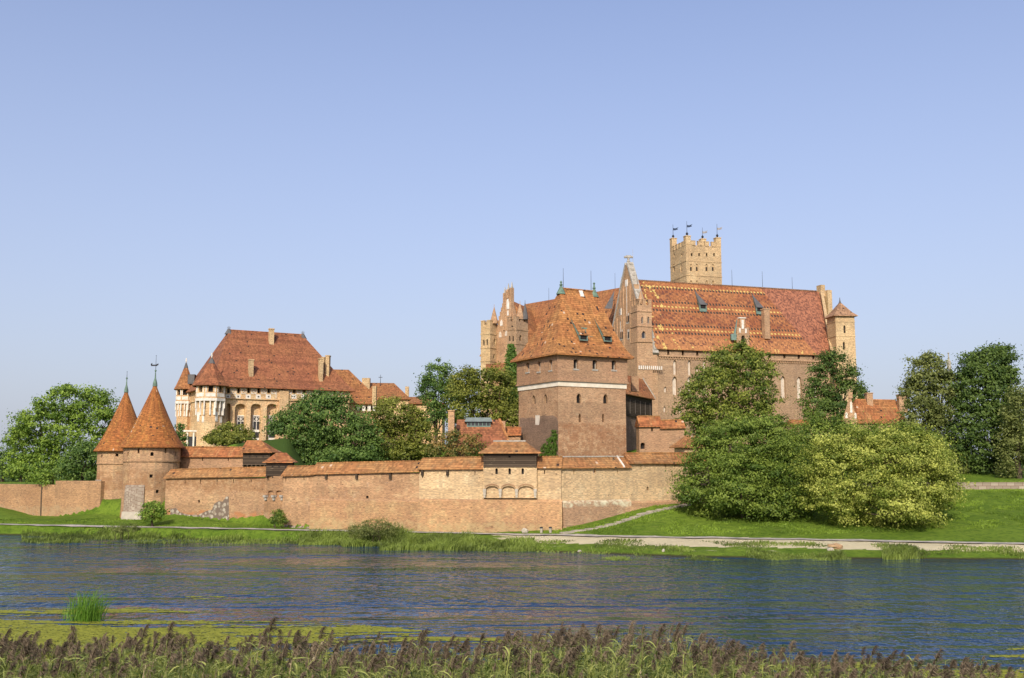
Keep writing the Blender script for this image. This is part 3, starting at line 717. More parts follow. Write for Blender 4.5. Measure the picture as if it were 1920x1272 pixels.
# small top ragged stones of the left walls come from the material
wl, plw, _ = curtain('castle_wall', 'brick wall with sloping tiled roof between the cone towers and the low dark wooden turret', (311, 138.4), (500, 132), (897, 893.5), (881, 876),
        B_ROUND, T_CURT, slits=[(347, 901, 908), (376, 900, 907), (407, 900, 906), (438, 899, 906), (471, 899, 905)], holes=[(371, 938, 375, 943, None, .35, 'dark')])
def patch(parent, pl, pts, mat, name='rubble_patch', off=.06):
    m = MB(); q = [pl.pt(*pl.uz(x, y), off) for x, y in pts]; q0 = [pl.pt(*pl.uz(x, y), -.05) for x, y in pts]
    m.face(q)
    for i in range(len(q)): j = (i + 1) % len(q); m.face([q[i], q0[i], q0[j], q[j]])
    return m.build(name, mat, parent)
patch(wl, plw, [(320, 985), (320, 954), (330, 953), (338, 961), (352, 965), (372, 966), (388, 958), (398, 956), (402, 945), (410, 940), (418, 941), (424, 932), (429, 931), (430, 990)], M_RUBBLE)
w2, pl2, _ = curtain('castle_wall', 'narrow brick wall bay below the dark wooden turret with two small arches', (497, 132), (536, 130), (893, 893), None, B_CURT_LEFT,
        holes=[(502, 920, 513, 933, 's', .25, 'niche'), (517, 920, 528, 933, 's', .25, 'niche')])
m = MB()
for x in (499.5, 515, 530.5):
    u = pl2.uz(x, 930)[0]; z = pl2.uz(x, 932)[1]
    m.pbox(pl2, u - .24, u + .24, z - .05, z + .22, -.1, .42); m.pbox(pl2, u - .17, u + .17, z - .42, z - .05, -.1, .24)
m.build('corbels', M_STONE, w2)
curtain('castle_wall', 'short brick wall section with weathered tile roof right of the dark wooden turret', (531, 130), (590, 128), (893, 891), (875, 873.5), B_CURT, T_CURT,
        slits=[(536, 896, 903), (570, 894, 900)], plinth=986, plmat=M_RUBBLE, group='curtain wall sections')
curtain('castle_wall', 'long brick wall section under an orange tile roof left of the centre, reeds at its foot', (586, 128), (786, 122.3), (889.5, 884.5), (869, 864.5), B_CURT, T_CURT,
        slits=[(613, 889, 895), (670, 888, 895), (733, 886, 895)], plinth=937, plmat=B_CURT_LOW, holes=[(686, 930, 691, 935, None, .3, 'dark')], beams=(613, 670, 733))
curtain('castle_wall', 'pale upper brick wall section with tile roof just left of the arched gatehouse', (786, 122.3), (907, 119.5), (880.5, 879.5), (859.5, 857.5), B_CURT_PALE, T_CURT,
        slits=[(792, 889, 897), (840.5, 881, 891), (890.5, 884, 891)], plinth=936, plmat=B_CURT_LOW, beams=(793, 840), pext=(0, .12))
curtain('castle_wall', 'rounded pale brick wall section immediately right of the arched gatehouse', (1007, 119.0), (1052, 118.6), (877.5, 877.5), (857, 857), B_CURT_PALE, T_CURT,
        slits=[(1021, 882, 889)], plinth=937, plmat=B_CURT_LOW, pext=(0, .14))
w5, pl5, _ = curtain('castle_wall', 'brick wall section with white lime bloom and pale tile roof with a white verge', (1052, 119.0), (1180, 124.5), (878, 877), (857, 856.5), B_CURT_PALE, T_CURT,
        slits=[(1076, 882, 889), (1158, 882, 889)], plinth=938, plmat=B_CURT_BLOOM, holes=[(1112, 878.5, 1117, 888, None, .3, 'white')], verge=[9.1])
curtain('castle_wall', 'rightmost riverside brick wall section rising from the lawn into the bushes', (1180, 124.5), (1330, 131), (869.5, 869.5), (850, 849.5), B_CURT_PALE, T_CURT,
        slits=[(1202, 872, 881), (1248, 872, 881)], plinth=938, plmat=B_CURT, holes=[(1212.5, 912.5, 1216.5, 920, 'r', .35, 'dark')])
# second line behind, left
curtain('castle_wall', 'upper rear brick wall with red tile roof behind the cone towers, ending at a wooden box', (328, 146), (455, 143), (857, 857), (838.5, 839), B_SQ_TOP, T_CURT_RED,
        slits=[(380, 858, 865), (428, 858, 865)], group='curtain wall sections')
# low service-yard walls behind the square tower
curtain('castle_wall', 'brown brick wall with two red tile roofs between the square tower and the trees', (1240, 146.5), (1285, 147), (804, 803), (788.5, 788), B_SQ_TOP, T_CURT_RED, slits=[], depth=1.6)
curtain('castle_wall', 'short brown brick wall with higher tile roof and small arched doorway beside the square tower', (1200, 146), (1241, 146.5), (800.5, 800), (781, 781), B_SQ_TOP, T_CURT_RED,
        holes=[(1221, 803, 1224.5, 809, None, .4, 'dark'), (1201, 830, 1209.5, 842, 'r', .6, 'dark')], depth=1.6)
curtain('castle_wall', 'low wall with red tile roof glimpsed above the bushes right of the castle', (1490, 175), (1580, 178), (797, 797), (788, 789), B_HIGH, T_CURT_RED, depth=2)
curtain('castle_wall', 'short brick wall with orange tile roof tucked against the left of the square tower', (946, 147), (976, 147), (817, 816), (801, 801), B_SQ_TOP, T_CURT_RED, depth=1.6)

def hoarding(name, label, cat, A, B, body, roof, mat, brickpart=None, ridgef=(.3, .7), depth=3.2, over=.5, roofmat=None, gap=None):
    a = XY(*A, 870); b = XY(*B, 870); pl = Plane(a, b); y0, y1 = body; r0, r1 = roof
    zt = pl.uz((A[0] + B[0]) / 2, y0)[1]; zb = pl.uz((A[0] + B[0]) / 2, y1)[1]
    t = thing(name, label, cat, (a[0], a[1], zb))
    return t, pl, zt, zb

# arched gatehouse bay in the river wall
def gatehouse():
    pl0 = Plane(XY(907, 119.5, 900), XY(1007, 119.0, 900)); pl = pl0.off(.45); a = tuple(pl.A[:2]); D = 3.4
    g = H(*a); zb = pl.uz(957, 876)[1]; zt = pl.uz(957, 850)[1]; zbase = pl.uz(957, 934)[1]
    t = thing('gatehouse_bay', 'pale brick bay with three corbelled arches and a dark boarded storey in the river wall', 'wall tower', (a[0], a[1], g))
    w = MB(); specs = []
    for i, (x0, x1) in enumerate(((910, 935), (940.5, 966), (971.5, 1001))):
        specs.append((x0, 911.5, x1, 934.2, 's', .32, 'niche'))
    for x in (931, 955.5, 980): specs.append((x - 2.3, 878.5, x + 2.3, 889.5, 's', .5, 'dark'))
    openings(w, t, pl, specs, zbase, zb)
    w.pbox(pl, 0, .4, zbase, zb - .01, -D, -.5); w.pbox(pl, pl.L - .4, pl.L, zbase, zb - .01, -D, -.5); w.pbox(pl, 0, pl.L, zbase, zb - .01, -D, -D + .3)
    for uu in (0.001, pl.L - .001): w.face([pl.pt(uu, zbase, 0), pl.pt(uu, zbase, -.5), pl.pt(uu, zb, -.5), pl.pt(uu, zb, 0)])
    w.build('wall', B_CURT_PALE, t)
    s = MB()
    for k in range(8):
        u0, u1 = -.06 + (pl0.L + .12) * k / 8, -.06 + (pl0.L + .12) * (k + 1) / 8
        s.face([pl0.pt(u0, g - 1.2, .55), pl0.pt(u1, g - 1.2, .55), pl0.pt(u1, zbase - .25, .3), pl0.pt(u0, zbase - .25, .3)]); s.face([pl0.pt(u0, zbase - .25, .3), pl0.pt(u1, zbase - .25, .3), pl0.pt(u1, zbase - .005, -.2), pl0.pt(u0, zbase - .005, -.2)])
    s.build('plinth', B_CURT_LOW, t)
    for x in (908.5, 938, 968.5, 1003.5):
        c = MB(); u = pl.uz(x, 920)[0]; z = pl.uz(x, 917)[1]
        c.pbox(pl, u - .18, u + .18, z - .35, z, -.2, .14); c.pbox(pl, u - .15, u + .15, z - .72, z - .353, -.2, .10); c.pbox(pl, u - .11, u + .11, z - 1.0, z - .723, -.2, .06); c.build('corbel', M_FOOT, t)
    for x0, x1 in ((909, 936), (939.5, 967), (970.5, 1002)):   # brick relieving arches
        ar = MB(); o = pl.rect(x0, 910, x1, 934, 's', .1); _, ap = outline(o); ap2 = [(u, z + .16) for u, z in ap]
        for k in range(len(ap) - 1):
            q = [ap[k], ap[k + 1], ap2[k + 1], ap2[k]]; F_ = [pl.pt(u, z, .035) for u, z in q]; G_ = [pl.pt(u, z, -.02) for u, z in q]
            ar.face(F_); ar.face([F_[0], G_[0], G_[1], F_[1]]); ar.face([F_[3], F_[2], G_[2], G_[3]])
        ar.build('brick_arch', B_CURT_LEFT, t)
    h = MB(); o = pl.rect(953.5, 855, 957.5, 858.5, None, .25)
    hp = pl.off(.14)
    facade(h, hp, zb + .003, zt, [o], .05, pl.L - .05)
    h.pbox(hp, .05, pl.L - .05, zb + .003, zt - .01, -D + .1, -D + .2); h.pbox(hp, .05, .2, zb + .003, zt - .01, -D + .2, -.002); h.pbox(hp, pl.L - .2, pl.L - .05, zb + .003, zt - .01, -D + .2, -.002)
    h.build('boarded_storey', M_WOOD, t); window(t, hp, o, M_DARK)
    for u in (0.12, pl.L - .12): k = MB(); k.pbox(hp, u - .09, u + .09, zb, zt, -.1, .07); k.build('corner_post', M_WOOD, t)
    r = MB(); zr = P(957, 828, 121).z; ov = .5
    cor = [pl.pt(-ov, 0, .7), pl.pt(pl.L + ov, 0, .7), pl.pt(pl.L + ov, 0, -D - ov), pl.pt(-ov, 0, -D - ov)]
    r.hip(cor, zt + .08, pl.pt(1.15, 0, -D / 2), pl.pt(pl.L - 1.5, 0, -D / 2), zr, ((0, 0), (.35, .28), (1, 1)), th=.12)
    r.build('roof', T_CURT, t)
    rc = MB(); rc.pbox(pl, 1.0, pl.L - 1.4, zr - .04, zr + .12, -D / 2 - .12, -D / 2 + .12); rc.build('ridge_tiles', M_STONE, t)
gatehouse()

def wood_turret(label, A, B, eave, bot, ridge_py, rx, D=3.0, side=None):
    a = XY(*A, 870); b = XY(*B, 870); pl = Plane(a, b); xm = (A[0] + B[0]) / 2
    ze = pl.uz(xm, eave)[1]; zb = pl.uz(xm, bot)[1]
    t = thing('wooden_turret', label, 'wall turret', (a[0], a[1], zb), 'boarded wall turrets')
    h = MB(); h.pbox(pl, 0, pl.L, zb, ze, -D, 0); h.build('boarded_storey', M_WOOD, t)
    j = MB()
    n = max(3, int(pl.L / .55))
    for k in range(n): u = .1 + (pl.L - .2) * k / (n - 1); j.pbox(pl, u - .08, u + .08, zb - .22, zb - .002, -1.2, .14)
    j.build('floor_joists', M_WOOD, t)
    for k in (.25, .5, .75): hh = MB(); u = pl.L * k; hh.pbox(pl, u - .09, u + .09, ze - .65, ze - .45, 0, .012); hh.build('loophole', M_DARK, t)
    r = MB(); ov = .45; zr = P(xm, ridge_py, A[1] + D / 2).z
    cor = [pl.pt(-ov, 0, .55), pl.pt(pl.L + ov, 0, .55), pl.pt(pl.L + ov, 0, -D - ov), pl.pt(-ov, 0, -D - ov)]
    pm = pl.off(-D / 2); u0 = pm.uz(rx[0], ridge_py)[0]; u1 = pm.uz(rx[1], ridge_py)[0]
    r.hip(cor, ze + .06, pl.pt(u0, 0, -D / 2), pl.pt(u1, 0, -D / 2), zr, ((0, 0), (.3, .24), (1, 1)), th=.1); r.build('roof', T_CURT_RED, t)
    return t
wood_turret('larger boarded timber box with red hipped roof on the rear wall by the green bank', (455, 141.5), (506, 141), 849, 872, 826, (463, 490), 3.4)
wood_turret('smaller dark boarded turret with little hipped roof astride the river wall', (499, 131.2), (548, 131.6), 867.5, 893, 849, (518, 537), 3.0)

# turret roof peeping out between the tree and the big bush on the right
def side_turret():
    a = XY(1284, 131); b = XY(1330, 132); pl = Plane(a, b); ze = pl.uz(1300, 838)[1]
    t = thing('wall_turret', 'small brick turret with pale tiled hip roof half hidden by the left bush', 'wall turret', (a[0], a[1], 5))
    w = MB(); w.pbox(pl, 0, pl.L, 5, ze, -3, 0); w.build('wall', B_CURT_PALE, t)
    r = MB(); cor = [pl.pt(-.5, 0, .5), pl.pt(pl.L + .5, 0, .5), pl.pt(pl.L + .5, 0, -3.5), pl.pt(-.5, 0, -3.5)]
    r.hip(cor, ze, pl.pt(.9, 0, -1.5), pl.pt(pl.L - .9, 0, -1.5), P(1300, 817, 132.5).z, th=.12); r.build('roof', T_CURT, t)
side_turret()

# retaining wall on the right lawn
def retaining():
    a = XY(1560, 140, 912); b = XY(2300, 140, 912); pl = Plane(a, b); z1 = P(1860, 906, 140).z; z0 = P(1860, 922, 140).z
    m = MB(); m.pbox(pl, 0, pl.L, z0 - .8, z1, -.5, 0); m.pbox(pl, -.05, pl.L + .05, z1 + .002, z1 + .1, -.56, .06)
    o = m.build('retaining_wall', M_ASHLAR); tag(o, 'low grey stone retaining wall above the lawn at the right edge', 'stone wall')
retaining()

# ------------------------------------------------------------------ twin round towers
def round_tower(label, px, Y, rp, base_py, eave_py, apex_py, cap_py, vane_py, band_py, wins, patches, vane=True):
    c = P(px, 900, Y); r = rp * Y / F; cx, cy = c.x, Y; g = H(cx, cy - r)
    ze = P(px, eave_py, Y - r).z; za = P(px + 15, apex_py, Y).z; zc = P(px + 15, cap_py, Y).z; zv = P(px, vane_py, Y).z; zb = P(px, band_py, Y - r).z
    t = thing('round_tower', label, 'castle tower', (cx, cy, g), 'twin cone-roofed towers')
    n = 26; w = MB(); base = math.atan2(-cy, -cx)
    def ring(rr): return [(cx + rr * math.cos(base + 2 * math.pi * (k - .5) / n), cy + rr * math.sin(base + 2 * math.pi * (k - .5) / n)) for k in range(n)]
    R1 = ring(r * .985); R0 = ring(r * 1.0); R2 = ring(r * 1.035)
    zlow = g + 3.0
    wins = [((k + n) % n, y0, y1, hw, a) for k, y0, y1, hw, a in wins]
    for k in range(n):
        A, B = R1[k], R1[(k + 1) % n]; pl = Plane(A, B); ops = []
        for (kk, y0, y1, hw, ar) in wins:
            if kk == k:
                mid = (Vector(A) + Vector(B)) / 2; f = mid.y
                o = dict(u0=pl.L / 2 - hw, u1=pl.L / 2 + hw, z0=P(px, y1, f).z, z1=P(px, y0, f).z, arch=ar, depth=.45, back=False); ops.append(o); 
                window(t, pl, o, M_DARK, name='window' if hw > .2 else 'arrow_slit')
        facade(w, pl, zlow, zb, [o for o in ops if o['z1'] < zb]); 
        A2, B2 = R0[k], R0[(k + 1) % n]; pl2 = Plane(A2, B2); facade(w, pl2, zb, ze, [o for o in ops if o['z0'] > zb])
        w.face([(*R1[k], zb), (*R1[(k + 1) % n], zb), (*R0[(k + 1) % n], zb), (*R0[k], zb)])
        w.face([(*R2[k], g - 2), (*R2[(k + 1) % n], g - 2), (*R1[(k + 1) % n], zlow), (*R1[k], zlow)])
    w.build('wall', B_ROUND, t)
    sc = MB(); sc.lathe((cx, cy), [(r * .98, zb - .16), (r * 1.022, zb - .14), (r * 1.022, zb + .05), (r * .98, zb + .07)], 40, 0, False); sc.build('string_course', B_ROUND, t)
    ro = MB(); ro_r = r * 1.16; hgt = zc - ze
    prof_ = [(ro_r * .9, ze - .12), (ro_r, ze - .06), (ro_r, ze + .03)]
    for s_ in np.linspace(0.04, 1, 22):
        rr = ro_r * ((1 - s_) * (.87 + .0 * s_) + .13 * (1 - s_) ** 5) ; rr = max(rr, ro_r * .055)
        prof_.append((rr, ze + .03 + hgt * s_))
    ro.lathe((cx, cy), prof_, 40, 0); ro.build('roof', T_CONE, t)
    f = MB(); r1 = ro_r * .06 + .03
    f.lathe((cx, cy), [(r1 + .05, zc - .5), (r1 + .0, zc - .05), (r1 * .35, zc + (za - zc) * .45), (.06, za), (.10, za + .1), (.15, za + .2), (.10, za + .3), (.04, za + .36)], 12); f.build('finial', M_COPPER, t)
    v = MB(); spike(v, cx, cy, za + .3, zv, .04); v.lathe((cx, cy), [(.001, zv - .02), (.07, zv + .05), (.001, zv + .12)], 6)
    if vane:
        zz = za + (zv - za) * .42
        v.box((cx - .25, cy, zz), (.42, 0, 0), (0, .02, 0), (0, 0, .10)); v.box((cx - .62, cy, zz + .16), (.10, 0, .06), (0, .02, 0), (0, 0, .12)); v.box((cx + .22, cy, zz + .1), (.14, 0, .05), (0, .02, 0), (0, 0, .12))
    v.build('weather_vane', M_IRON, t)
    return t, (cx, cy), r
def hull_patch(parent, c, r, a0, a1, prof_, mat, name):        # stone facing following a round wall; angles from the viewer line
    base = math.atan2(-c[1], -c[0]); m = MB(); n = 8
    for i in range(n):
        s0 = R(a0 + (a1 - a0) * i / n); s1 = R(a0 + (a1 - a0) * (i + 1) / n)
        for (z0, r0), (z1, r1) in zip(prof_, prof_[1:]):
            q = lambda s, rr, z: Vector((c[0] + rr * math.cos(base + s), c[1] + rr * math.sin(base + s), z))
            m.face([q(s0, r0, z0), q(s1, r0, z0), q(s1, r1, z1), q(s0, r1, z1)])
    for s in (R(a0), R(a1)):
        for (z0, r0), (z1, r1) in zip(prof_, prof_[1:]):
            q = lambda rr, z: Vector((c[0] + rr * math.cos(base + s), c[1] + rr * math.sin(base + s), z)); m.face([q(r * .95, z0), q(r0, z0), q(r1, z1), q(r * .95, z1)])
    s0, s1 = R(a0), R(a1); zt = prof_[-1][0]
    for i in range(n):
        sa = R(a0 + (a1 - a0) * i / n); sb = R(a0 + (a1 - a0) * (i + 1) / n); q = lambda s, rr: Vector((c[0] + rr * math.cos(base + s), c[1] + rr * math.sin(base + s), zt))
        m.face([q(sa, prof_[-1][1]), q(sb, prof_[-1][1]), q(sb, r * .95), q(sa, r * .95)])
    return m.build(name, mat, parent)
tA, cA, rA = round_tower('rear cone-roofed brick tower, left and shorter of the twin towers', 229, 152.5, 45, 975, 845.5, 712, 730, 698, 869,
    [(-4, 853, 858, .2, None), (-1, 851, 856, .2, None), (1, 852, 858, .2, None), (-2, 921, 925, .18, None)], None, vane=False)
tB, cB, rB = round_tower('front cone-roofed brick tower with weather vane, taller of the twin towers', 283, 143.5, 50.5, 975, 838.5, 698, 718, 668, 864,
    [(-4, 848, 855, .16, None), (0, 848, 855, .2, 'r'), (4, 848, 855, .16, None), (-2, 841, 850, .14, None), (2, 841, 850, .14, None), (0, 890, 896, .2, None), (1, 919, 925, .2, None)], None)
gB = H(cB[0], cB[1] - rB)
hull_patch(tB, cB, rB, -58, -12, [(gB - 1, rB * 1.12), (gB + 1.0, rB * 1.075), (gB + 1.05, rB * 1.05), (gB + 3.6, rB * 1.035), (gB + 4.6, rB * 1.005)], M_ASHLAR, 'stone_facing')
hull_patch(tB, cB, rB, -57, -13, [(gB - 1, rB * 1.17), (gB + 1.0, rB * 1.12)], M_FOOT, 'stone_footing')
gA = H(cA[0], cA[1] - rA)
hull_patch(tA, cA, rA, -88, -52, [(gA - 1, rA * 1.06), (gA + 2.8, rA * 1.03)], M_ASHLAR, 'stone_facing')
# little buttress between the towers
m = MB(); a = P(222, 972, 147); m.prism([(a.x - .5, a.y), (a.x + .75, a.y - .3), (a.x + .75, a.y + 2), (a.x - .5, a.y + 2)], H(a.x, a.y) - 1, P(222, 945, 147).z, poly1=[(a.x - .05, a.y + .3), (a.x + .7, a.y + .1), (a.x + .7, a.y + 2), (a.x - .05, a.y + 2)])
tag(m.build('buttress', B_CURT_LEFT), 'stub of brick buttress in the gap between the twin cone towers', 'buttress')

# ------------------------------------------------------------------ square tower
def frame_at(px, Y, ang, w, d, py=800):
    """plan rectangle seen over its near corner: returns left plane, right plane, corners (near, right, far, left)"""
    c = Vector(XY(px, Y, py)); uR = Vector((math.cos(R(ang)), math.sin(R(ang)))); uL = Vector((-math.sin(R(ang)), math.cos(R(ang))))
    near, rt, lf = c, c + uR * w, c + uL * d; far = rt + uL * d
    return Plane(lf, near), Plane(near, rt), [near, rt, far, lf], uR, uL
def square_tower():
    pL, pR, cor, uR, uL = frame_at(1047, 140, 28.5, 11.3, 11.3)
    z0 = 7.5; zb0 = P(1047, 724, 140).z; zb1 = P(1047, 713, 140).z; ze = P(1047, 664, 140).z
    t = thing('square_tower', 'massive square brick tower with cream band and tall orange tiled roof in the centre', 'castle tower', (cor[0].x, cor[0].y, 9))
    w = MB()
    R_sp = [(1081, 738, 1090, 756, 'p', .5, 'dark'), (1131, 739, 1140, 757, 'p', .5, 'dark'), (1085, 776, 1089.5, 792, 'p', .5, 'slit'), (1129, 776, 1133, 792, 'p', .5, 'slit')]
    L_sp = [(997, 741, 1004, 758, 'p', .5, 'dark'), (1019, 739, 1026, 757, 'p', .5, 'dark'), (1000.5, 787, 1005, 794, None, .4, 'slit')]
    openings(w, t, pL, L_sp, z0, zb0); openings(w, t, pR, R_sp, z0, zb0)
    for i in (1, 2): facade(w, Plane(cor[i], cor[i + 1]), z0, zb0)
    w.build('wall', B_SQ, t)
    for pl, (x0, y0, x1, y1) in ((pL, (1004, 779, 1012, 797)),):
        patch(t, pl, [(x0, y1), (x1, y1), (x1, y0), (x0, y0)], M_NICHE, 'repaired_patch', .02)
    dk = MB(); q_ = [pL.uz(x, y) for x, y in ((975, 860), (1047, 870), (1047, 792), (1044, 783), (1036, 779), (1027, 780), (1019, 779), (1013, 781), (1011, 797), (1004, 797), (1003, 784), (994, 783), (986, 785), (980, 783), (975, 785))]
    q_ = [(max(.02, min(pL.L - .02, a_)), b_) for a_, b_ in q_]; dk.face([pL.pt(a_, b_, .03) for a_, b_ in q_])
    for k in range(len(q_)): k2 = (k + 1) % len(q_); dk.face([pL.pt(*q_[k], .03), pL.pt(*q_[k], -.03), pL.pt(*q_[k2], -.03), pL.pt(*q_[k2], .03)])
    dk.build('weathered_brick_face', B_BURNT, t)
    up = MB(); o = .22
    def grow(k): cc = sum(cor, Vector((0, 0))) / 4; return [cc + (c - cc) * (1 + k / 5.65) for c in cor]
    g1 = grow(.22)
    LL, RR = Plane(g1[3], g1[0]), Plane(g1[0], g1[1])
    openings(up, t, LL, [(986.5, 680, 992.5, 698, 's', .5, 'sill'), (1007.5, 678, 1013, 697, 's', .5, 'sill'), (1029.5, 675, 1035, 694.5, 's', .5, 'sill')], zb1, ze)
    openings(up, t, RR, [(1075.5, 674, 1084, 692, 's', .5, 'sill'), (1111, 675, 1119.5, 693, 's', .5, 'sill'), (1147, 676, 1155, 694, 's', .5, 'sill')], zb1, ze)
    for i in (1, 2): facade(up, Plane(g1[i], g1[i + 1]), zb1, ze)
    up.face([(*c, zb1) for c in reversed(g1)])
    up.build('upper_wall', B_SQ_TOP, t)
    g2 = grow(.12); b = MB(); b.prism(g2, zb0 + .003, zb1 - .003, bottom=True); b.build('cream_band', M_CREAM, t)
    g3 = grow(.34); b = MB(); b.prism(g3, zb1 - .12, zb1 + .12, bottom=True); b.build('string_course', B_SQ_TOP, t)
    # roof
    g4 = grow(.95); cc = sum(cor, Vector((0, 0))) / 4
    ctr = Plane(cc - uR * 6, cc + uR * 6)
    u0, zr = ctr.uz(1052, 541); u1, _ = ctr.uz(1114, 544)
    r0 = ctr.pt(u0, 0); r1 = ctr.pt(u1, 0)
    r = MB(); pf = [(0, 0), (.10, .05), (.25, .155), (.45, .36), (.7, .655), (1, 1)]
    r.hip([g4[0], g4[1], g4[2], g4[3]], ze + .05, r0, r1, zr, pf, th=.22); r.build('roof', T_SQ, t)
    for rr, py in ((r0, 528), (r1, 531)):
        f = MB(); zt = P(1050, py, rr.y).z
        f.lathe((rr.x, rr.y), [(.75, zr - .9), (.28, zr + .05), (.16, zr + .4), (.28, zr + .5), (.16, zr + .65), (.1, zt - .2), (.2, zt - .1), (.001, zt + .15)], 8); f.build('finial', M_COPPER, t)
    for px, py in ((1056, 503), (1108, 508)):
        s = MB(); u, z = ctr.uz(px, py); p = ctr.pt(u, 0); spike(s, p.x, p.y, zr - .3, z, .045); s.build('lightning_rod', M_IRON, t)
    rc = MB(); n = 22
    for k in range(n): p = r0.lerp(r1, (k + .5) / n); rc.box((p.x, p.y, zr + .04), Vector((*uR, 0)) * .13, Vector((*uL, 0)) * .12, (0, 0, .09))
    rc.build('ridge_tiles', T_SQ, t)
    # dormers on the right slope
    gR = Plane(g4[0], g4[1])
    def slope_pt(px, py):                                    # hit the main pitch of the right-hand slope
        A = Vector((*g4[0].lerp(Vector(r0[:2]), .45), ze + (zr - ze) * .36)); B = Vector((*g4[1].lerp(Vector(r1[:2]), .45), A.z)); C = Vector((r0.x, r0.y, zr))
        n = (B - A).cross(C - A).normalized(); d = ray(px, py); return CAM + d * ((A - CAM).dot(n) / d.dot(n)), n
    for (x, y, tx, ty) in ((1083, 640, 1068, 594), (1128, 642, 1113, 596)):
        p, n = slope_pt(x + 7, y - 1); q, _ = slope_pt(tx, ty); uu = Vector((*uR, 0)); back = -n.copy(); back.z = 0; back.normalize()
        d = MB(); hw = .62; hh = .75; f0 = p - back * .55
        A = [f0 - uu * hw, f0 + uu * hw, f0 + uu * hw + Vector((0, 0, hh)), f0 - uu * hw + Vector((0, 0, hh))]
        d.face(A, 1)
        apex = q; d.face([A[3] - uu * .12 - back * .25, A[2] + uu * .12 - back * .25, apex], 2); d.face([A[0] - back * .02, A[3] - back * .02, apex], 0); d.face([A[1], apex, A[2]], 0); d.face([A[0], apex, A[1]], 0)
        for k in (0, 1): e = A[k * 1]; d.box(e + Vector((0, 0, hh / 2)) - back * .03, uu * .07, back * .05, Vector((0, 0, hh / 2)), 0)
        d.box((A[2] + A[3]) / 2 - back * .06, uu * (hw + .14), back * .2, Vector((0, 0, .05)), 2)
        d.box((A[0] + A[1]) / 2 - back * .06, uu * (hw + .05), back * .1, Vector((0, 0, .07)), 0)
        d.build('dormer', [M_LGREEN, M_DARK, T_SQ], t)
    p, n = slope_pt(1090, 551.5); s = MB(); uu = Vector((*uR, 0)); vv = n.cross(uu).normalized(); s.box(p + n * .06, uu * .3, vv * .55, n * .07); s.build('skylight', M_WHITE, t)
    for (x, y, a, b_) in ((1095, 616, 1.0, .10), (1098, 622, .1, .5), (1104, 632, 1.3, .1), (1094, 628, .1, .6)):
        p, n = slope_pt(x, y); s = MB(); s.box(p + n * .03, uu * a * .5, vv * b_, n * .04); s.build('copper_flashing', M_COPPER, t)
    return t, pL, pR, cor, uR, uL
SQ = square_tower()

# gallery running back from the square tower to the high castle
def gallery():
    cor = SQ[3]; uR, uL = SQ[4], SQ[5]
    a = cor[1] + uL * 5.2 - uR * .4; b = Vector(XY(1221, 172, 760)); pl = Plane(a, b)
    zt0 = P(1177, 738, a.y).z; ztop = pl.uz(1200, 746)[1]; zmid = pl.uz(1195, 783)[1]
    t = thing('covered_gallery', 'dark timber and brick gallery with red roof linking the square tower to the high castle', 'gallery', (a.x, a.y, 9))
    w = MB(); facade(w, pl, 7, zmid); w.pbox(pl, 0, pl.L, 7, zmid - .01, -3, -2.7); w.face([pl.pt(pl.L, 7, 0), pl.pt(pl.L, 7, -3), pl.pt(pl.L, zmid, -3), pl.pt(pl.L, zmid, 0)]); w.build('wall', B_DARK, t)
    h = MB(); h.pbox(pl, .0, pl.L, zmid + .003, ztop, -3.1, .18); h.build('boarded_storey', M_WOOD, t)
    for k in range(9): po = MB(); u = pl.L * (k + .5) / 9; po.pbox(pl, u - .07, u + .07, zmid + .5, ztop - .6, .18, .24); po.build('timber_post', M_SLAB2, t)
    r = MB(); zr = ztop + 3.6
    A = [pl.pt(-.3, ztop, .6), pl.pt(-.3, ztop, -3.7), pl.pt(-.3, ztop + .15, -3.7), pl.pt(-.3, zr, -1.5), pl.pt(-.3, ztop + .15, .6)]
    B = [p + pl.u * (pl.L + .6) for p in A]; r.loft(A, B); r.build('roof', T_CURT_RED, t)
    v = MB(); v.loft([pl.pt(pl.L + .3, ztop + .2, .65), pl.pt(pl.L + .6, ztop + .2, .65), pl.pt(pl.L + .6, ztop + .45, .6), pl.pt(pl.L + .3, ztop + .45, .6)],
                     [pl.pt(pl.L + .3, zr, -1.5), pl.pt(pl.L + .6, zr, -1.5), pl.pt(pl.L + .6, zr + .25, -1.5), pl.pt(pl.L + .3, zr + .25, -1.5)]); v.build('verge_coping', M_STONE, t)
    c = MB(); p = P(1190, 706, 152); c.aab(p.x - .55, p.x + .55, p.y - .5, p.y + .5, ztop, p.z); c.build('chimney', B_SQ_TOP, t)
gallery()

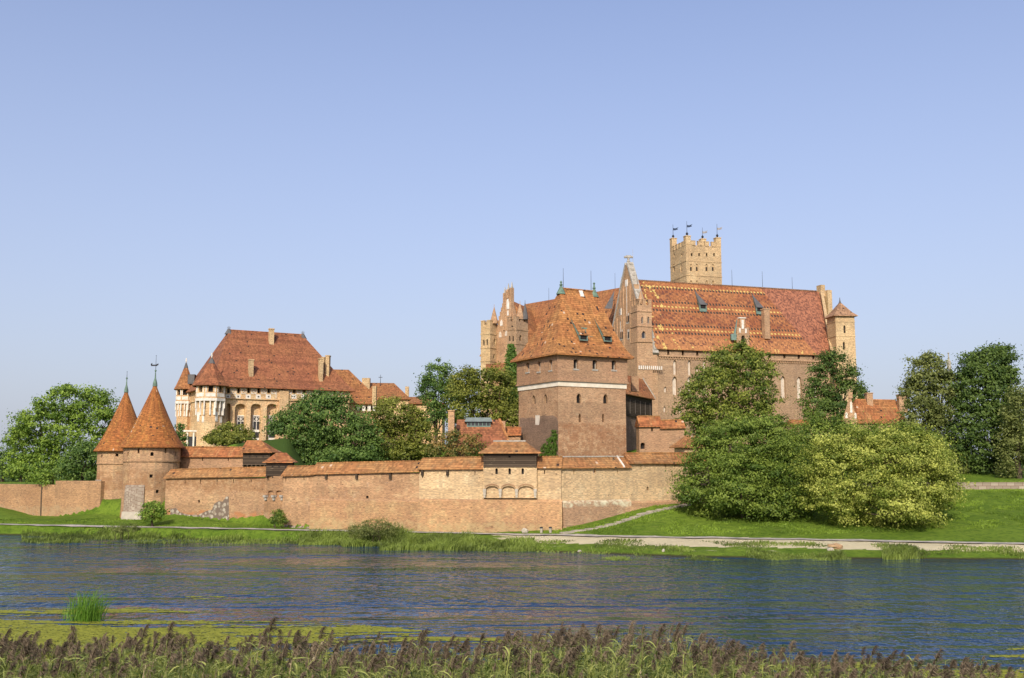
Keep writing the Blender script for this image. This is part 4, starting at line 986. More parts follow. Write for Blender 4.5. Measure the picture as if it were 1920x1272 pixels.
# ------------------------------------------------------------------ the palace on the left
def palace():
    PH = 30.0; c = Vector(XY(400, 195, 780)); u = Vector((math.cos(R(PH)), math.sin(R(PH)))); v = Vector((-math.sin(R(PH)), math.cos(R(PH))))
    Lf = 27.5; Wd = 23.0; fr = Plane(c, c + u * Lf)
    ze = fr.uz(470, 726.5)[1]; zw0 = 10.5
    t = thing('palace', 'large pale brick palace with huge red hipped roof and corner turrets on the left', 'palace', (c.x, c.y, 11.5))
    w = MB(); zband = fr.uz(470, 748)[1]
    sp = []
    for x0, x1 in ((440.5, 459), (470, 488.5), (500, 518)): sp.append((x0, 758, x1, 840, 's', .95, 'niche'))
    sp.append((424, 757, 431, 840, 's', 1.3, 'niche'))
    sp.append((555, 765, 569, 840, 's', 1.2, 'niche')); sp.append((588, 767, 602, 840, 's', 1.2, 'niche')); sp.append((618, 769, 632, 840, 's', 1.2, 'niche'))
    openings(w, t, fr, sp, zw0, zband)
    lf = Plane(c + v * Wd, c); rt = Plane(c + u * Lf, c + u * Lf + v * Wd); bk = Plane(c + u * Lf + v * Wd, c + v * Wd)
    lsp = [(362, 752, 364.5, 830, 's', .7, 'niche')]
    for pl in (lf, rt, bk): facade(w, pl, zw0, zband)
    fo = fr.off(.18); ops = []
    sp2 = [(x - 2.6, 728, x + 2.6, 737.5, None, .9, 'dark') for x in (428.5, 447.5, 466.5, 485.5, 504.5, 529.5, 552, 571, 590, 609, 628)]
    openings(w, t, fo, sp2, zband, ze, u0=-.18, u1=fo.L + .18)
    for pl in (lf.off(.18), rt.off(.18), bk.off(.18)): facade(w, pl, zband, ze, u0=-.18, u1=pl.L + .18)
    w.face([fr.pt(0, zband, 0), fr.pt(Lf, zband, 0), fr.pt(Lf, zband, .18), fr.pt(0, zband, .18)])
    w.build('wall', B_PAL, t)
    # projecting pier
    pr_ = MB(); ua = fr.uz(521.5, 790)[0]; ub = fr.uz(538.5, 790)[0]; pr_.pbox(fr, ua, ub, zw0, ze - .4, -.2, .55); pr_.build('pier', B_PAL, t)
    for x in (433.5, 463.5, 493.5):
        s = MB(); q = fr.uz(x + 1.5, 790)[0]; s.pbox(fr, q - .42, q + .42, zw0, fr.uz(x, 762)[1], 0, .22); s.build('pilaster', B_PAL, t)
    for x0, x1 in ((440.5, 459), (470, 488.5), (500, 518)):
        ar = MB(); o = fr.rect(x0 - .5, 757.5, x1 + .5, 840, 's'); _, ap = outline(o); ap2 = [(a, b + .38) for a, b in ap]
        for k in range(len(ap) - 1):
            q = [ap[k], ap[k + 1], ap2[k + 1], ap2[k]]; F_ = [fr.pt(a, b, .12) for a, b in q]; G_ = [fr.pt(a, b, -.02) for a, b in q]
            ar.face(F_); ar.face([F_[0], G_[0], G_[1], F_[1]]); ar.face([F_[3], F_[2], G_[2], G_[3]])
        ar.build('brick_arch', B_PAL, t)
        inn = fr.off(-.95); m = MB()
        um = inn.uz((x0 + x1) / 2 + 1.5, 790)[0]; zt = inn.uz(x0, 781)[1]; zb = inn.uz(x0, 806)[1]; hw = .62
        m.pbox(inn, um - hw - .2, um + hw + .2, zt, zt + .22, 0, .2); m.pbox(inn, um - hw - .16, um - hw, zb - 4.5, zt, 0, .16); m.pbox(inn, um + hw, um + hw + .16, zb - 4.5, zt, 0, .16)
        m.pbox(inn, um - hw, um + hw, zb - .45, zb, 0, .18); m.pbox(inn, um - .06, um + .06, zb, zt, .03, .13); m.pbox(inn, um - hw, um + hw, zt - 1.0, zt - .88, .03, .13)
        for s_ in (-1, 1): m.box(inn.pt(um, zt - .5, .08), (inn.u * hw + Vector((0, 0, .42)) * s_), inn.n * .04, Vector((0, 0, .05)))
        m.pbox(inn, um - hw, um + hw, zb - 2.0, zb - 1.6, 0, .18); m.pbox(inn, um - hw, um + hw, zb - 4.5, zt, .004, .03, 1)
        m.build('window', [M_WHITE, M_GLASS], t)
    # tracery panels under the eaves
    for x in (438, 457, 476, 495, 513.5, 542, 561.5, 580.5, 600, 619, 637):
        m = MB(); um, zt = fo.uz(x, 729); zb = fo.uz(x, 739)[1]; hw = .52
        for a_, b_, c_, d_ in ((um - hw, um - hw + .1, zb, zt), (um + hw - .1, um + hw, zb - .9, zt), (um - hw, um + hw, zt - .1, zt), (um - hw, um + hw, zb, zb + .1)): m.pbox(fo, a_, b_, c_, d_, .0, .05)
        for s_ in (-1, 1): m.box(fo.pt(um, (zt + zb) / 2, .03), (fo.u * (hw - .08) + Vector((0, 0, (zt - zb) / 2 - .08)) * s_), fo.n * .03, Vector((0, 0, .055)))
        m.build('tracery_panel', M_WHITE, t)
    for x in (427.5, 446.5, 465.5, 484.5, 503.5, 529, 551.5, 571, 590.5):
        m = MB(); um, zc = fo.uz(x, 744); m.pbox(fo, um - .45, um + .45, zc - .42, zc + .42, .0, .045); m.pbox(fo, um - .16, um + .16, zc - .16, zc + .16, .046, .06, 1); m.build('rosette_panel', [M_WHITE, M_LEAD], t)
    sc = MB(); sc.pbox(fr, 0, Lf, zband - .15, zband - .003, 0, .3); sc.build('string_course', B_PAL, t)
    # roof
    ov = 1.0; cor = [c - u * ov - v * ov, c + u * (Lf + ov) - v * ov, c + u * (Lf + ov) + v * (Wd + ov), c - u * ov + v * (Wd + ov)]
    mid = Plane(c + v * Wd / 2, c + v * Wd / 2 + u * Lf)
    u0, zr = mid.uz(430, 619); u1, _ = mid.uz(567, 623)
    r = MB(); pf = [(0, 0), (.12, .085), (.3, .26), (.6, .58), (1, 1)]
    r.hip(cor, ze + .08, mid.pt(u0, 0), mid.pt(u1, 0), zr, pf, th=.25); r.build('roof', T_PAL, t)
    rd = MB(); rd.pbox(mid, u0, u1, zr - .05, zr + .12, -.14, .14); rd.build('ridge_tiles', T_PAL, t)
    for uu, py in ((u0 - .1, 611), (u1 + .1, 611)):
        f = MB(); p = mid.pt(uu, 0); zt = mid.uz(430, py)[1]
        f.lathe((p.x, p.y), [(.9, zr - .9), (.35, zr + .05), (.18, zr + .3)], 8)
        for dx in (-.28, 0, .28): spike(f, p.x + dx, p.y, zr - .2, zt - abs(dx) * 2, .06)
        f.box((p.x, p.y, zr + .55), (.36, 0, 0), (0, .05, 0), (0, 0, .05)); f.build('roof_crest', M_LEAD, t)
    # chimneys through the front pitch
    def chimney(x0, x1, ytop, ybot, off, parent, mat=B_MAIN, plan=fr):
        pc = plan.off(-off); a_, zt = pc.uz((x0 + x1) / 2, ytop); zb = pc.uz((x0 + x1) / 2, ybot)[1]; w_ = (x1 - x0) * pc.pt(a_, 0).y / F / 2
        m = MB(); m.pbox(pc, a_ - w_, a_ + w_, zb - 2.5, zt, -.9, .0); m.pbox(pc, a_ - w_ - .08, a_ + w_ + .08, zt + .003, zt + .22, -.98, .08); m.build('chimney', mat, parent)
    chimney(468, 476, 676, 722, 1.6, t); chimney(599.5, 606.5, 674, 719, 1.2, t); chimney(506, 514.5, 618, 640, 8.8, t)
    # corner turrets
    for (px, Y, rp, eave, apex, zlow, nme, cons) in ((394, 193.6, 28, 722.5, 671, 752, 'corner_turret', True), (346, 213.0, 17, 729.5, 680, 758, 'corner_turret', True)):
        q = P(px, 760, Y); r_ = rp * Y / F; ctr = (q.x, q.y); n = 8; a0 = math.atan2(-q.y, -q.x) + math.pi / 8
        zE = P(px, eave, Y - r_).z; zA = P(px, apex, Y).z; zM = P(px, 746 if px > 380 else 752, Y - r_).z; zL = P(px, 788 if px > 380 else 790, Y - r_).z
        tw = MB(); ring = lambda rr: [(ctr[0] + rr * math.cos(a0 + 2 * math.pi * k / n), ctr[1] + rr * math.sin(a0 + 2 * math.pi * k / n)) for k in range(n)]
        Ro = ring(r_ * 1.0); Ri = ring(r_ * .86); tur = MB()
        sub = thing_part = None
        body = MB(); wins_ = []
        for k in range(n):
            pl = Plane(Ro[k], Ro[(k + 1) % n]); L = pl.L
            o = dict(u0=L / 2 - .42, u1=L / 2 + .42, z0=zE - 1.25, z1=zE - .05, arch=None, depth=.5, back=False); facade(body, pl, zM, zE, [o]); wins_.append((pl, o))
            p2 = Plane(Ri[k], Ri[(k + 1) % n]); facade(body, p2, 10.5, zM)
            body.face([(*Ri[k], zM), (*Ri[(k + 1) % n], zM), (*Ro[(k + 1) % n], zM), (*Ro[k], zM)])
        tu = body.build('corner_turret', B_PAL, t); tu['_w'] = tuple(Vector(t['_w']))
        for pl, o in wins_:
            if pl.n.dot(Vector((ctr[0], ctr[1], 0)).normalized()) < .3: window(tu, pl, o, M_DARK)
        rf = MB(); rr = r_ * 1.28
        pf_ = [(rr * .9, zE - .15), (rr, zE), (rr * .8, zE + (zA - zE) * .16), (rr * .5, zE + (zA - zE) * .45), (rr * .16, zE + (zA - zE) * .82)]
        rf.lathe(ctr, pf_, n, 0, False, a0); rf.build('roof', T_WING if px < 380 else T_PAL, tu)
        fn = MB(); fn.lathe(ctr, [(rr * .2, zE + (zA - zE) * .79), (rr * .12, zE + (zA - zE) * .9), (.1, zA)], 8); fn.lathe(ctr, [(.1, zA), (.14, zA + .3), (.12, zA + .8), (.05, zA + .95)], 6, 1); fn.build('finial', [M_LEAD, M_WHITE], tu)
        gm = MB()
        for k in range(n):
            pl = Plane(Ro[k], Ro[(k + 1) % n]); L = pl.L
            gm.pbox(pl, -.05, L + .05, zM - .55, zM - .02, -.35, .12)
            for f_ in (.0, .5): gm.pbox(pl, L * f_ - .11, L * f_ + .11, zM - 1.9, zM - .55, -.5, .06); gm.pbox(pl, L * f_ - .12, L * f_ + .12, zM - 3.2, zM - 1.903, -.6, -.12)
            if k % 2 == 0: gm.pbox(pl, L * .1, L * .36, zL - .2, zL + 1.6, -.9, -.28); gm.pbox(pl, L * .66, L * .9, zL - .4, zL + .8, -.9, -.3)
            gm.pbox(pl, L * .08, L * .92, zM + .25, zM + .95, 0, .04)
            for s_ in (.12, .88): gm.pbox(pl, L * s_ - .09, L * s_ + .09, zE - 1.3, zE - .1, 0, .05)
        gm.build('stone_consoles', M_WHITE, tu)
    # side wall blind niches between the turrets
    lo = lf.off(.19)
    for k in range(4):
        m = MB(); uu = lf.L * (.52 + .1 * k); m.pbox(lo, uu - .3, uu + .3, zband + .3, ze - .3, 0, .05); m.build('tracery_panel', M_WHITE, t)
    for k in range(2):
        m = MB(); uu = lf.L * (.45 + .2 * k); m.pbox(lf, uu - .2, uu + .2, zw0 + 3, zband - 2.6, 0, .1); m.build('pilaster', B_PAL, t)
    # glazed porch at the left foot
    p0 = P(352, 812, 203); pm = MB()
    for k in range(4): x = p0.x + k * 1.25; pm.aab(x - .16, x + .16, p0.y - .2, p0.y + .1, 10.5, P(352, 811, 203).z)
    pm.aab(p0.x - 1.0, p0.x + 4.4, p0.y - .4, p0.y + 1.6, P(352, 810, 203).z, P(352, 807, 203).z)
    pm.box((p0.x + 1.7, p0.y + .02, 12.2), (2.0, 0, 0), (0, .02, 0), (0, 0, 2.2), 1); pm.build('glazed_porch', [M_WHITE, M_GLASS], t)
    ch = MB(); q = P(360, 708, 212); ch.box((q.x, q.y, q.z - .4), (.7, 0, 0), (0, .6, 0), (0, 0, 1.0)); ch.build('dormer', M_LEAD, t)
palace()

def hip_house(label, name, cat, corner_px, Y, ang, w, d, z0, eave_py, ridge, wall, roof, ze_px=None, pf=((0, 0), (.15, .11), (1, 1)), ov=.6, openings_=()):
    c = Vector(XY(corner_px, Y, 740)); u = Vector((math.cos(R(ang)), math.sin(R(ang)))); v = Vector((-u.y, u.x)); fr = Plane(c, c + u * w)
    ze = fr.uz(ze_px or corner_px, eave_py)[1]
    t = thing(name, label, cat, (c.x, c.y, z0)); m = MB()
    openings(m, t, fr, openings_, z0, ze)
    for pl in (Plane(c + u * w, c + u * w + v * d), Plane(c + u * w + v * d, c + v * d), Plane(c + v * d, c)): facade(m, pl, z0, ze)
    m.build('wall', wall, t); mid = Plane(c + v * d / 2, c + v * d / 2 + u * w)
    u0, zr = mid.uz(ridge[0], ridge[1]); u1, _ = mid.uz(ridge[2], ridge[3])
    cor = [c - u * ov - v * ov, c + u * (w + ov) - v * ov, c + u * (w + ov) + v * (d + ov), c - u * ov + v * (d + ov)]
    r = MB(); r.hip(cor, ze + .05, mid.pt(u0, 0), mid.pt(u1, 0), zr, pf, th=.2); r.build('roof', roof, t)
    return t, fr, ze
tw, fw, zew = hip_house('red-roofed wing attached behind the right end of the palace', 'palace_wing', 'palace wing', 632, 214, 12, 9.5, 14, 11, 757, (625, 693, 654, 681), B_PAL, T_WING, 670,
                   openings_=[(x - 2.4, 762, x + 2.4, 769, None, .6, 'dark') for x in (668, 677, 687, 697)])
for x0, x1, y0, y1 in ((612, 619, 669, 700), (604, 610, 672, 690)):
    m = MB(); p = P((x0 + x1) / 2, y0, 210); h = (x1 - x0) * 210 / F / 2; m.aab(p.x - h, p.x + h, 209, 210.6, P(615, y1, 210).z - 3, p.z); m.aab(p.x - h - .08, p.x + h + .08, 208.9, 210.7, p.z + .003, p.z + .2); m.build('chimney', B_MAIN, tw)
for x in (672, 682, 692, 702):
    m = MB(); um, zc = fw.uz(x, 766); m.pbox(fw, um - .35, um + .35, zc - .6, zc + .7, 0, .05); m.build('tracery_panel', M_WHITE, tw)
m = MB(); p = P(703, 725, 213); m.aab(p.x - .4, p.x + .4, 212, 213.2, p.z - 4, p.z); m.build('chimney', B_MAIN, tw)
tw3, fw3, _ = hip_house('lowest red roof of the palace range, stepping down towards the trees, with a cross', 'palace_wing', 'palace wing', 688, 232, 10, 9.5, 14, 11, 748, (690, 718, 739, 711.5), B_PAL, T_WING, 735)
m = MB(); q = P(713.5, 703, 238); spike(m, q.x, q.y, q.z - 3, q.z, .08); m.box((q.x, q.y, q.z - .6), (.45, 0, 0), (0, .04, 0), (0, 0, .06)); m.build('cross', M_IRON, tw3)
m = MB(); q = P(686, 709, 236); m.aab(q.x - .9, q.x + .9, 236, 237.5, q.z - 4, q.z); m.build('chimney', B_MAIN, tw3)
m = MB(); q = P(763, 725, 236); m.aab(q.x - .4, q.x + .4, 236, 237, q.z - 8, q.z); m.build('chimney', B_MAIN, tw3)
hip_house('distant low red roof just showing left of the dark central trees', 'red_roofed_house', 'house', 760, 245, 0, 9, 10, 11, 757, (760, 744.5, 800, 744.5), B_PAL, T_WING, 775)

# ------------------------------------------------------------------ house with the glazed lantern
def lantern_house():
    c = Vector(XY(856, 139, 830)); u = Vector((1, 0.08)).normalized(); v = Vector((-u.y, u.x)); w = 7.2; d = 8; fr = Plane(c, c + u * w); ze = fr.uz(900, 850)[1]
    t = thing('lantern_house', 'brick outbuilding with dark red roof and green glazed lantern behind the river wall', 'outbuilding', (c.x, c.y, 7.5))
    m = MB(); m.prism([c, c + u * w, c + u * w + v * d, c + v * d], 6.5, ze); m.build('wall', B_SQ_TOP, t)
    mid = fr.off(-d / 2); zr = mid.uz(900, 787)[1]
    r = MB(); A = [fr.pt(-.4, ze, .4), fr.pt(-.4, ze, -d - .4), fr.pt(-.4, zr, -d / 2)]; uL = mid.uz(857, 790)[0]; uR_ = mid.uz(936, 790)[0]
    A = [fr.pt(-.4, ze, .4), fr.pt(-.4, ze, -d - .4), fr.pt(uL, zr, -d / 2)]; B = [fr.pt(w + .5, ze, .4), fr.pt(w + .5, ze, -d - .4), fr.pt(uR_, zr, -d / 2)]
    r.loft(A, B); r.build('roof', T_PAL, t)
    vb = MB(); vb.loft([fr.pt(w + .35, ze, .45), fr.pt(w + .7, ze, .45), fr.pt(w + .7, ze + .15, .45), fr.pt(w + .35, ze + .15, .45)], [fr.pt(uR_ - .15, zr, -d / 2), fr.pt(uR_ + .2, zr, -d / 2), fr.pt(uR_ + .2, zr + .15, -d / 2), fr.pt(uR_ - .15, zr + .15, -d / 2)]); vb.build('verge_tiles', T_CURT_RED, t)
    lp = fr.off(-d / 2 + .9); a0, zt = lp.uz(876, 791); a1, _ = lp.uz(919, 791); zb = lp.uz(900, 802)[1]
    l = MB(); l.pbox(lp, a0, a1, zb - .5, zt, -1.6, 0, 1)
    for k in range(7): uu = a0 + (a1 - a0) * k / 6; l.pbox(lp, uu - .05, uu + .05, zb, zt, .002, .05, 0)
    l.pbox(lp, a0 - .05, a1 + .05, zb - .08, zb + .25, .002, .08, 0)
    l.loft([lp.pt(a0 - .4, zt, .35), lp.pt(a0 - .4, zt, -1.95), lp.pt(a0 - .1, zt + .62, -.8)], [lp.pt(a1 + .3, zt, .35), lp.pt(a1 + .3, zt, -1.95), lp.pt(a1 + .15, zt + .62, -.8)], 2)
    l.build('roof_lantern', [M_LGREEN, M_GLASS, plainmat('copper_sheet', (.20, .24, .22), .7)], t)
    ch = MB(); p = P(846.5, 772, 139); ch.aab(p.x - .42, p.x + .42, 138.4, 139.4, 7, p.z); ch.aab(p.x - .48, p.x + .48, 138.3, 139.5, p.z + .002, p.z + .15); ch.build('chimney', B_CURT, t)
    c2 = MB(); p = P(943, 790, 146); c2.aab(p.x - .35, p.x + .35, 145.5, 146.3, 9, p.z); c2.build('chimney', B_SQ_TOP, t)
lantern_house()

# ------------------------------------------------------------------ high castle
HA = math.degrees(math.atan2(12, 36.5))
def high_castle():
    c = Vector(XY(1226, 190, 720)); u = Vector((math.cos(R(HA)), math.sin(R(HA)))); v = Vector((-u.y, u.x)); Lf = 39.0; Wd = 21.0
    fr = Plane(c, c + u * Lf); ze = fr.uz(1228, 651)[1]; mid = Plane(c + v * Wd / 2, c + v * Wd / 2 + u * Lf); zr = mid.uz(1205, 528)[1]
    t = thing('high_castle', 'great brick castle block with yellow-patterned red roof and white blind windows', 'castle', (c.x, c.y, 13))
    w = MB(); zc = fr.uz(1265, 667)[1]
    sp = [(1262.5, 675, 1268.5, 703, 'p', .45, 'white'), (1290, 675.5, 1296, 704, 'p', .45, 'white'), (1318, 676, 1324, 705, 'p', .45, 'white'),
          (1261, 706, 1269.5, 741, 'p', .5, 'white'), (1289, 706, 1297, 741, 'p', .5, 'white'), (1319, 708, 1327, 742, 'p', .5, 'white'),
          (1464.5, 705, 1473, 747, 'p', .5, 'white'), (1494.5, 706, 1503, 748, 'p', .5, 'white'), (1526, 708, 1533, 748, 'p', .5, 'white'),
          (1245, 725, 1250, 736, 'p', .35, 'white'), (1273.5, 726, 1278, 737, 'p', .35, 'white'), (1244, 762, 1248.5, 773, 'p', .35, 'white'), (1273, 763, 1277.5, 774, 'p', .35, 'white'), (1305.5, 690, 1309.5, 698, 'p', .35, 'white')]
    openings(w, t, fr, sp, 11, zc)
    fo = fr.off(-.35)
    xs = [1251 + 27.2 * k for k in range(11)]
    fo = fr.off(.12)
    for i, x in enumerate(xs): pass
    openings(w, t, fo, [(x, 656.3 + (x - 1251) * .03, x + 4.2, 666.0 + (x - 1251) * .03, None, .8, 'slit') for x in xs], zc, ze)
    for pl in (Plane(c + u * Lf, c + u * Lf + v * Wd), Plane(c + u * Lf + v * Wd, c + v * Wd), Plane(c + v * Wd, c)): facade(w, pl, 11, ze)
    # end gables
    w.face([fr.pt(0, ze, 0), fr.pt(0, ze, -Wd), fr.pt(0, zr, -Wd / 2)])
    w.build('wall', B_HIGH, t)
    cs = MB(); cs.pbox(fr, 1.0, Lf, zc - .3, zc - .003, 0, .3)
    for k in range(70): uu = 1.2 + k * (Lf - 1.6) / 70; cs.pbox(fr, uu, uu + .25, zc - .7, zc - .303, 0, .2)
    cs.build('corbel_frieze', B_HIGH_RED, t)
    r = MB(); ov = .7
    E0 = fr.pt(.35, ze - .55, ov); sl = (zr - ze) / (Wd / 2); zeo = ze - .25
    A = [fr.pt(.35, zeo - .2, ov), fr.pt(.35, zeo - .2, -Wd - ov), fr.pt(.35, zeo, -Wd - ov), fr.pt(.35, zr + .1, -Wd / 2), fr.pt(.35, zeo, ov)]
    ur = mid.uz(1536, 545)[0]; ub = 2 * ur - Lf
    def slide(p, uu): q = p + fr.u * (uu - .35); return q
    B = [slide(A[0], Lf - .35), slide(A[1], ub), slide(A[2], ub), slide(A[3], ur), slide(A[4], Lf - .35)]; r.loft(A, B)
    r.build('roof', T_HIGH, t, uvo=tuple(fr.pt(0, zeo, ov)))
    rt = MB(); uu = .5; ur_ = mid.uz(1536, 545)[0]
    while uu < ur_ - .5: rt.pbox(mid, uu, uu + .3, zr + .08, zr + .32, -.16, .16); uu += .46
    rt.build('ridge_tiles', T_GREY, t)
    # right end parapet
    pa = MB(); q = Lf - .3
    P1 = [fr.pt(q, ze - 1, .75), fr.pt(q, ze + .9, .75), fr.pt(ur, zr + .7, -Wd / 2 + .3), fr.pt(ur, zr + .7, -Wd / 2 - .3), fr.pt(ub, ze + .9, -Wd - .75), fr.pt(ub, ze - 1, -Wd - .75)]
    pa.loft(P1, [p + fr.u * .7 for p in P1]); pa.pbox(fr, ur - .1, ur + .9, zr - 1, zr + 1.5, -Wd / 2 - .8, -Wd / 2 + .8); pa.pbox(fr, ur + .91, ur + 2.0, ze + 6.5, zr + .3, -Wd / 2 - .8, -Wd / 2 + 1.6); pa.build('gable_parapet', B_MAIN, t)
    for px, py in ((1372, 506), (1429, 509), (1485, 520)):
        s = MB(); a_, z = mid.uz(px, py); p = mid.pt(a_, 0); spike(s, p.x, p.y, zr, z, .05); s.build('lightning_rod', M_IRON, t)
    # dormers and chimney on the front pitch
    A3, B3, C3 = fr.pt(0, zeo, ov), fr.pt(Lf, zeo, ov), fr.pt(0, zr + .1, -Wd / 2); n = (B3 - A3).cross(C3 - A3).normalized()
    if n.z < 0: n = -n
    def on(px, py): d = ray(px, py); return CAM + d * ((A3 - CAM).dot(n) / d.dot(n))
    for (x, y, tx, ty) in ((1317, 584, 1302, 545), (1423, 589, 1409, 551)):
        p = on(x, y); q2 = on(tx, ty); uu = fr.u; bk = -fr.n; d = MB(); hw = .7; hh = 1.25; f0 = p - bk * .25
        Aq = [f0 - uu * hw, f0 + uu * hw, f0 + uu * hw + Vector((0, 0, hh)), f0 - uu * hw + Vector((0, 0, hh))]
        d.face(Aq, 1); d.face([Aq[0] - uu * .01, Aq[3], q2], 0); d.face([Aq[1], q2, Aq[2]], 0); d.face([Aq[3] - uu * .15 - bk * .3, Aq[2] + uu * .2 - bk * .3, q2], 2)
        d.box(f0 + Vector((0, 0, .18)) - bk * .04, uu * (hw + .05), bk * .08, Vector((0, 0, .3)), 0)
        for s_ in (-1, 1): d.box(f0 + uu * hw * s_ + Vector((0, 0, hh / 2)) - bk * .04, uu * .1, bk * .06, Vector((0, 0, hh / 2)), 0)
        d.build('dormer', [M_LGREEN, M_DARK, M_LEAD], t)
    p = on(1437, 636); zt = P(1437, 582, p.y + .4).z; m = MB(); m.box((p.x, p.y + .1, (p.z + zt) / 2), fr.u * .62, fr.n * .55, (0, 0, (zt - p.z) / 2)); m.box((p.x, p.y + .1, zt + .12), fr.u * .72, fr.n * .65, (0, 0, .115)); m.build('chimney', B_HIGH_RED, t)
    # gabled wall dormer of pale stone and brick
    p = on(1391, 641); g = MB(); gp = Plane((p - fr.u * 1.35 - fr.n * -.5)[:2], (p + fr.u * 1.35 - fr.n * -.5)[:2]); z0 = p.z - 2.0; z1 = P(1391, 628, p.y).z; z2 = P(1391, 612, p.y).z; z3 = P(1391, 598, p.y).z
    o = dict(u0=.95, u1=1.75, z0=z0 + .6, z1=z1 - .2, arch='r', depth=.4, back=False)
    facade(g, gp, z0, z1, [o]); g.pbox(gp, 0, 2.7, z0, z1 - .01, -1.6, -.5, 0)
    for sx in (.0, 2.3): g.pbox(gp, sx, sx + .4, z1, z2 - .2, -.6, 0)
    g.pbox(gp, .4, 2.3, z1, z2 - .3, -.55, -.08); g.pbox(gp, .75, 1.95, z2 - .3, z3, -.5, -.02); g.pbox(gp, .6, 2.1, z3, z3 + .2, -.6, .08, 1)
    for a_, b_, zz0, zz1 in ((.5, .85, z1 + .3, z2 - .5), (1.85, 2.2, z1 + .3, z2 - .5), (1.1, 1.6, z1 + 1.1, z3 - .3)): g.pbox(gp, a_, b_, zz0, zz1, -.3, .03, 1)
    g.pbox(gp, -.15, 2.85, z1 - .05, z1 + .08, -.6, .06, 0)
    go = g.build('gable_dormer', [B_HIGH_RED, M_WHITE], t); go['_w'] = t['_w']; window(go, gp, o, M_DARK)
    f = MB(); q2 = on(1374, 640); f.box(q2 + Vector((0, -.6, .7)), (.5, 0, 0), (0, .5, 0), (0, 0, .6)); f.tube([q2 + Vector((.2, -.6, 1)), q2 + Vector((.6, -.6, 3.0)), q2 + Vector((.8, -.6, 4.2))], [.25, .15, .1], 5); f.build('dormer', M_LGREEN, t)
    # ------- left end: stepped decorative gable
    gl = Plane(c + v * Wd, c); g = MB(); L = gl.L; zp = P(1190, 497, 200).z
    go_ = .45; mL = L / 2
    k = 7; prof_ = []
    base = ze - 1.5
    def gw(z): return max(.35, (L / 2 + .3) * (1 - (z - base) / (zp - base)))
    A = [gl.pt(mL - gw(base), 11, go_), gl.pt(mL + gw(base), 11, go_), gl.pt(mL + gw(base), base, go_), gl.pt(mL + .35, zp, go_), gl.pt(mL - .35, zp, go_), gl.pt(mL - gw(base), base, go_)]
    g.loft(A, [p - gl.n * 1.1 for p in A]); g.build('end_gable', B_HIGH_RED, t)
    for f_ in (-.80, -.46, -.15, .15, .46, .80):
        rb = MB(); zz = zp - (zp - base) * (abs(f_) + .07); rb.pbox(gl, mL + f_ * L / 2 - .2, mL + f_ * L / 2 + .2, base - 6, zz, go_, go_ + .22); rb.build('gable_rib', B_HIGH_RED, t)
    cp = MB()
    for s_ in (-1, 1):
        a_ = [gl.pt(mL + s_ * (gw(base) + .05), base, go_ + .15), gl.pt(mL + s_ * (gw(base) + .05), base, go_ - 1.25), gl.pt(mL + s_ * (gw(base) + .5), base + .35, go_ - 1.25), gl.pt(mL + s_ * (gw(base) + .5), base + .35, go_ + .15)]
        b_ = [gl.pt(mL + s_ * .3, zp, go_ + .15), gl.pt(mL + s_ * .3, zp, go_ - 1.25), gl.pt(mL + s_ * .5, zp + .5, go_ - 1.25), gl.pt(mL + s_ * .5, zp + .5, go_ + .15)]
        cp.loft(a_, b_)
        for j in range(16):
            f_ = (j + .5) / 16; q = [a_[i].lerp(b_[i], f_) for i in range(4)]; cc = (q[2] + q[3]) / 2; cp.box(cc + Vector((0, 0, .15)), gl.u * .16, gl.n * .3, Vector((0, 0, .2)))
    cp.build('gable_coping', M_STONE, t)
    for f_ in (-.62, -.31, .33, .62):
        z = zp - (zp - base) * abs(f_); uu = mL + f_ * L / 2; pi = MB(); h = 3.2 if abs(f_) < .5 else 2.4
        pi.pbox(gl, uu - .38, uu + .38, z - 5, z + h * .55, go_ - .9, go_ + .12); q = gl.pt(uu, 0, go_ - .4); pi.lathe((q.x, q.y), [(.55, z + h * .55), (.08, z + h * 1.25), (.001, z + h * 1.3)], 4, 1, False, .4); pi.build('pinnacle', [B_HIGH_RED, M_STONE], t)
    q = gl.pt(mL, 0, 0); fn = MB(); zt = P(1190, 482, 200).z; fn.lathe((q.x, q.y), [(.5, zp - .2), (.3, zp + .8), (.22, zt - 1.0), (.4, zt - .9), (.22, zt - .7), (.25, zt - .2)], 8); fn.box((q.x, q.y, zt - .05), (.85, 0, 0), (0, .3, 0), (0, 0, .16)); fn.box((q.x, q.y, zt + .15), (.5, 0, 0), (0, .25, 0), (0, 0, .12)); spike(fn, q.x + .9, q.y, zp, zt + 1.6, .04); fn.build('finial', M_STONE, t)
    for (f_, zlo, zhi, wd_) in ((0.0, .40, .86, .42), (-.3, .25, .58, .42), (.3, .25, .58, .42), (-.6, .08, .30, .4), (.58, .08, .3, .4)):
        uu = mL + f_ * L / 2; H_ = zp - base; b = MB()
        b.pbox(gl, uu - .5, uu - .22, base + H_ * zlo, base + H_ * zhi, go_, go_ + .1); b.pbox(gl, uu + .22, uu + .5, base + H_ * zlo, base + H_ * zhi, go_, go_ + .1)
        b.pbox(gl, uu - .2, uu + .2, base + H_ * (zlo + .02), base + H_ * (zhi - .05), go_, go_ + .03, 1); b.lathe((0, 0), [(.001, 0)], 3) if False else None
        b.pbox(gl, uu - .55, uu + .55, base + H_ * (zhi - .09), base + H_ * (zhi - .02), go_, go_ + .12, 1); b.build('tracery_panel', [B_HIGH_RED, M_WHITE], t)
